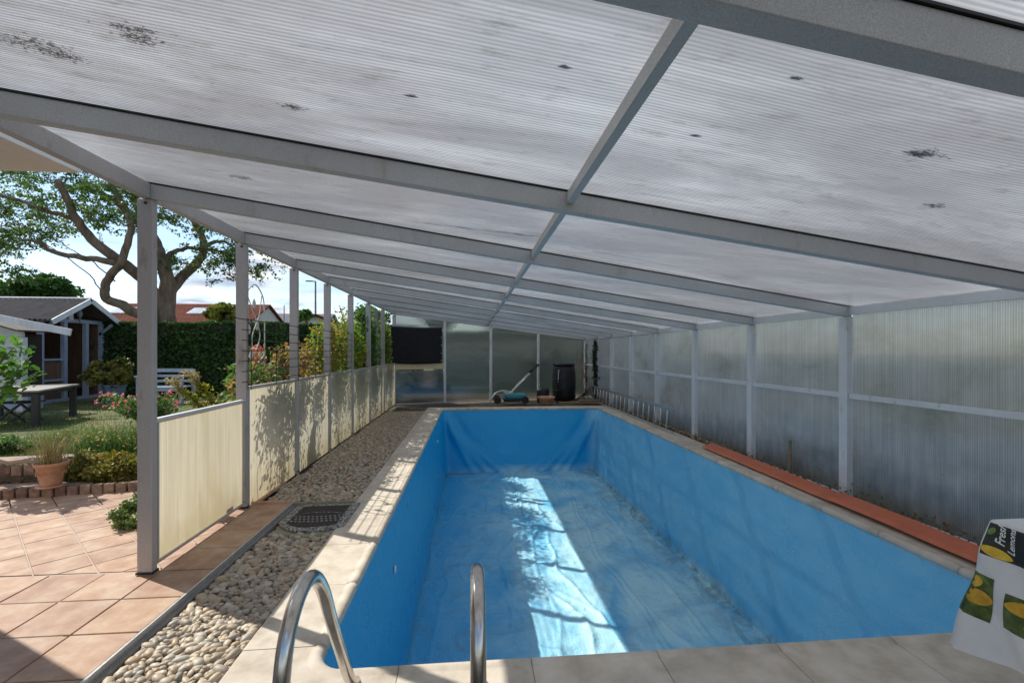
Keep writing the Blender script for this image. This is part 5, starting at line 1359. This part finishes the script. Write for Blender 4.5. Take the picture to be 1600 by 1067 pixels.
MB().box((lt.x-.55, lt.y, lt.z+.03), (.5, .22, .09)).build('lamp_head', M['lampgrey'], lm)
q = W(444, 477, 38); tag(MB().tube([(q.x, q.y, 0), (q.x, q.y, q.z)], .04, 6).build('antenna_pole', M['lampgrey']), 'thin pole rising above the far roofs between the second and third posts', 'pole')

# ---- wire mesh, scroll trellis and the climbing plants along the fence
wm = empty('wire_mesh', (-2.0, 6, 1.12), 'dark wire mesh for climbers fixed above the fence between the second and fifth posts', 'wire mesh')
for i_ in range(7):
    z = 1.175+.092*i_
    MB().tube([(-1.985, 4.20 if i_ < 6 else 4.05, z), (-1.985, 5.9, z+.006*math.sin(i_)), (-1.985, 7.95, z-.004)], .0042, 5).build('horizontal_wire', M['wire'], wm)
for y in (4.30, 4.36, 4.9, 5.5, 6.1, 6.7, 7.3, 7.9):
    MB().tube([(-1.980, y, 1.10), (-1.980, y, 1.74)], .0036, 5).build('vertical_wire', M['wire'], wm)
tr_ = empty('scroll_trellis', (-2.35, 5.3, 0), 'white metal garden trellis with curled scrolls and leaves between the second and third posts', 'trellis')
wt = surf('pale_painted_metal', [(.50, .50, .48), (.62, .62, .6)], sc=9, rough=.5)
ty0, ty1 = 5.05, 5.52; tx = -2.36
def tp(u, v_): return (tx, ty0+(ty1-ty0)*u, .9+1.25*v_)
for u in (0, 1): MB().tube([tp(u, -.5), tp(u, .78)], .007, 6).build('upright', wt, tr_)
MB().tube(smoothpath([tp(0, .78), tp(.1, .93), tp(.5, 1.02), tp(.9, .93), tp(1, .78)], 6), .007, 6).build('arch', wt, tr_, smooth=True)
for c_ in ([(.35, -.3), (.30, .1), (.55, .3), (.95, .40), (.98, .5)], [(.75, -.3), (.7, .05), (.35, .25), (.1, .22), (.12, .15), (.25, .17)], [(.5, .1), (.8, -.0), (.95, .15)], [(.5, .35), (.35, .55), (.7, .75), (.85, .95)], [(.45, .40), (.75, .58), (.4, .78), (.15, .9)]):
    MB().tube(smoothpath([tp(*q) for q in c_], 6), .006, 6).build('scroll', wt, tr_, smooth=True)
for (u, v_) in ((.2, .62), (.6, .66), (.75, .40), (.45, .85), (.3, .4)):
    MB().lathe(tp(u, v_), [(.002, -.05), (.022, -.02), (.018, .02), (.002, .06)], 6).build('metal_leaf', wt, tr_)
def climber(y0, y1, z0, z1, n, m, lab, dens=1.0, size=.035, xc=-2.28, xd=.12, nst=7):
    root = empty('climbing_plant', (xc, (y0+y1)/2, 0), lab, 'climber', 'climbing plants along the left fence')
    mb = MB(); P = []; T = []
    for i_ in range(nst):
        y = random.uniform(y0+.1, y1-.1); zt_ = random.uniform(z0+(z1-z0)*.5, z1); x = xc+random.gauss(0, xd*.5)
        pts = [(x, y, .2)]; 
        for k_ in range(1, 6): pts.append((x+random.gauss(0, .04), y+random.gauss(0, .10)*k_*.5, .2+(zt_-.2)*k_/5))
        sp_ = smoothpath(pts, 4); mb.tube(sp_, .006, 5, cap=False)
        tn_ = random.random()*.9
        for k_ in range(n//nst):
            q = sp_[int(random.random()*(len(sp_)-1))]
            if q.z < z0+.02 and random.random() < .9: continue
            P.append((q.x+random.gauss(0, xd*.7), min(y1+.1, max(y0-.1, q.y+random.gauss(0, .10))), q.z+random.gauss(0, .05))); T.append(tn_)
    P = np.array(P); P[:, 0] = np.minimum(P[:, 0], -2.06)
    mb.build('stem', M['stem'], root); leaves('foliage', P, size, m, root, tone=np.array(T))
climber(4.45, 5.45, .9, 1.42, 1900, M['lf_brown'], 'bronze leafed climber low behind the wire mesh beside the second post')
climber(4.7, 5.5, .8, 1.32, 1300, M['lf_bush'], 'fresh green leaves just above the fence before the third post', size=.045)
climber(5.65, 6.7, .9, 1.66, 3400, M['lf_brown'], 'reddish brown dry climber between the third and fourth posts')
climber(6.9, 8.0, .9, 1.95, 6500, M['lf_autumn'], 'dense green climber between the fourth and fifth posts', nst=9)
climber(8.1, 9.4, .8, 2.32, 9500, M['lf_autumn'], 'orange tinged vine reaching the eave behind the fifth post', nst=13)
climber(9.5, 11.0, .8, 2.42, 9500, M['lf_bush'], 'dark leafy vine filling the bay before the grey concrete post', nst=14, size=.045)
climber(11.1, 12.6, .8, 2.40, 7500, M['lf_autumn'], 'yellow green vine in the last bay beside the end wall', nst=12, size=.045)
# planting beyond the fence seen through the gaps
shrub('trellis_plant', (-3.1, 6.6, 1.0), (.28, .3, .7), 1500, .045, M['lf_bush'], 'tall light green plant rising in front of the green water butt', 'plant', nc=18)
gbn = empty('water_butt', (-4.2, 9.2, .2), 'dark green plastic water butt behind the climbers between the second and third posts', 'water butt')
MB().lathe((-4.2, 9.2, .2), [(.26, 0), (.30, .1), (.31, .7), (.28, .95), (.30, .97), (.30, 1.0), (.1, 1.04)], 22).build('barrel', M['greenplastic'], gbn, smooth=True)
MB().lathe((-4.2, 9.2, .75), [(.311, 0), (.322, .012), (.311, .024)], 22).build('hoop', M['greenplastic'], gbn)
og = empty('bird_feeder', (-2.9, 6.3, 1.1), 'orange red watering can hanging behind the scroll trellis', 'watering can')
oc = W(400, 553, 6.4)
MB().lathe((oc.x, oc.y, oc.z-.11), [(.055, 0), (.06, .02), (.085, .14), (.08, .18), (.05, .2)], 16).build('body', M['orange'], og, smooth=True)
MB().tube(smoothpath([(oc.x-.07, oc.y, oc.z-.05), (oc.x-.14, oc.y, oc.z+.02), (oc.x-.17, oc.y, oc.z+.1)], 4), .014, 6).build('spout', M['orange'], og)
MB().tube(smoothpath([(oc.x+.07, oc.y, oc.z-.06), (oc.x+.12, oc.y, oc.z), (oc.x+.04, oc.y, oc.z+.12), (oc.x-.04, oc.y, oc.z+.09)], 4), .010, 6).build('handle', M['orange'], og)
og.location = (oc.x, oc.y, oc.z-.11)
for ch in og.children: ch.matrix_parent_inverse = pmat(og).inverted()
cp_ = MB().box((-2.16, 10.75, 1.18), (.10, .10, 2.36)).build('concrete_post', M['concrete'], bevel=.008); tag(cp_, 'mottled grey concrete post among the vines in the far left bays', 'post')
shrub('leafy_tree', (-3.0, 14.2, 1.9), (.75, .8, 1.3), 6000, .07, M['lf_bush'], 'dense green tree behind the vines at the far left corner of the shelter', 'tree', nc=40)

# ---- beyond the end wall and beyond the right wall
hedge('boundary_hedge', -1.2, 9, 17.3, 18.6, 2.15, 12000, 'tall boundary hedge seen blurred through the end wall sheets', size=.09)
hedge('neighbour_hedge', 6.6, 7.6, -2, 16.5, 1.25, 9000, 'low hedge seen blurred through the right wall sheets', size=.09)
crown('garden_tree', 700, 470, 60, 48, 20, 'garden tree behind the black screen, blurred by the end wall sheet', 6000, M['lf_bush'], .14, 0)
crown('garden_tree', 800, 495, 60, 40, 22, 'lower garden tree behind the middle end wall sheets', 5000, M['lf_dark'], .14, 0)
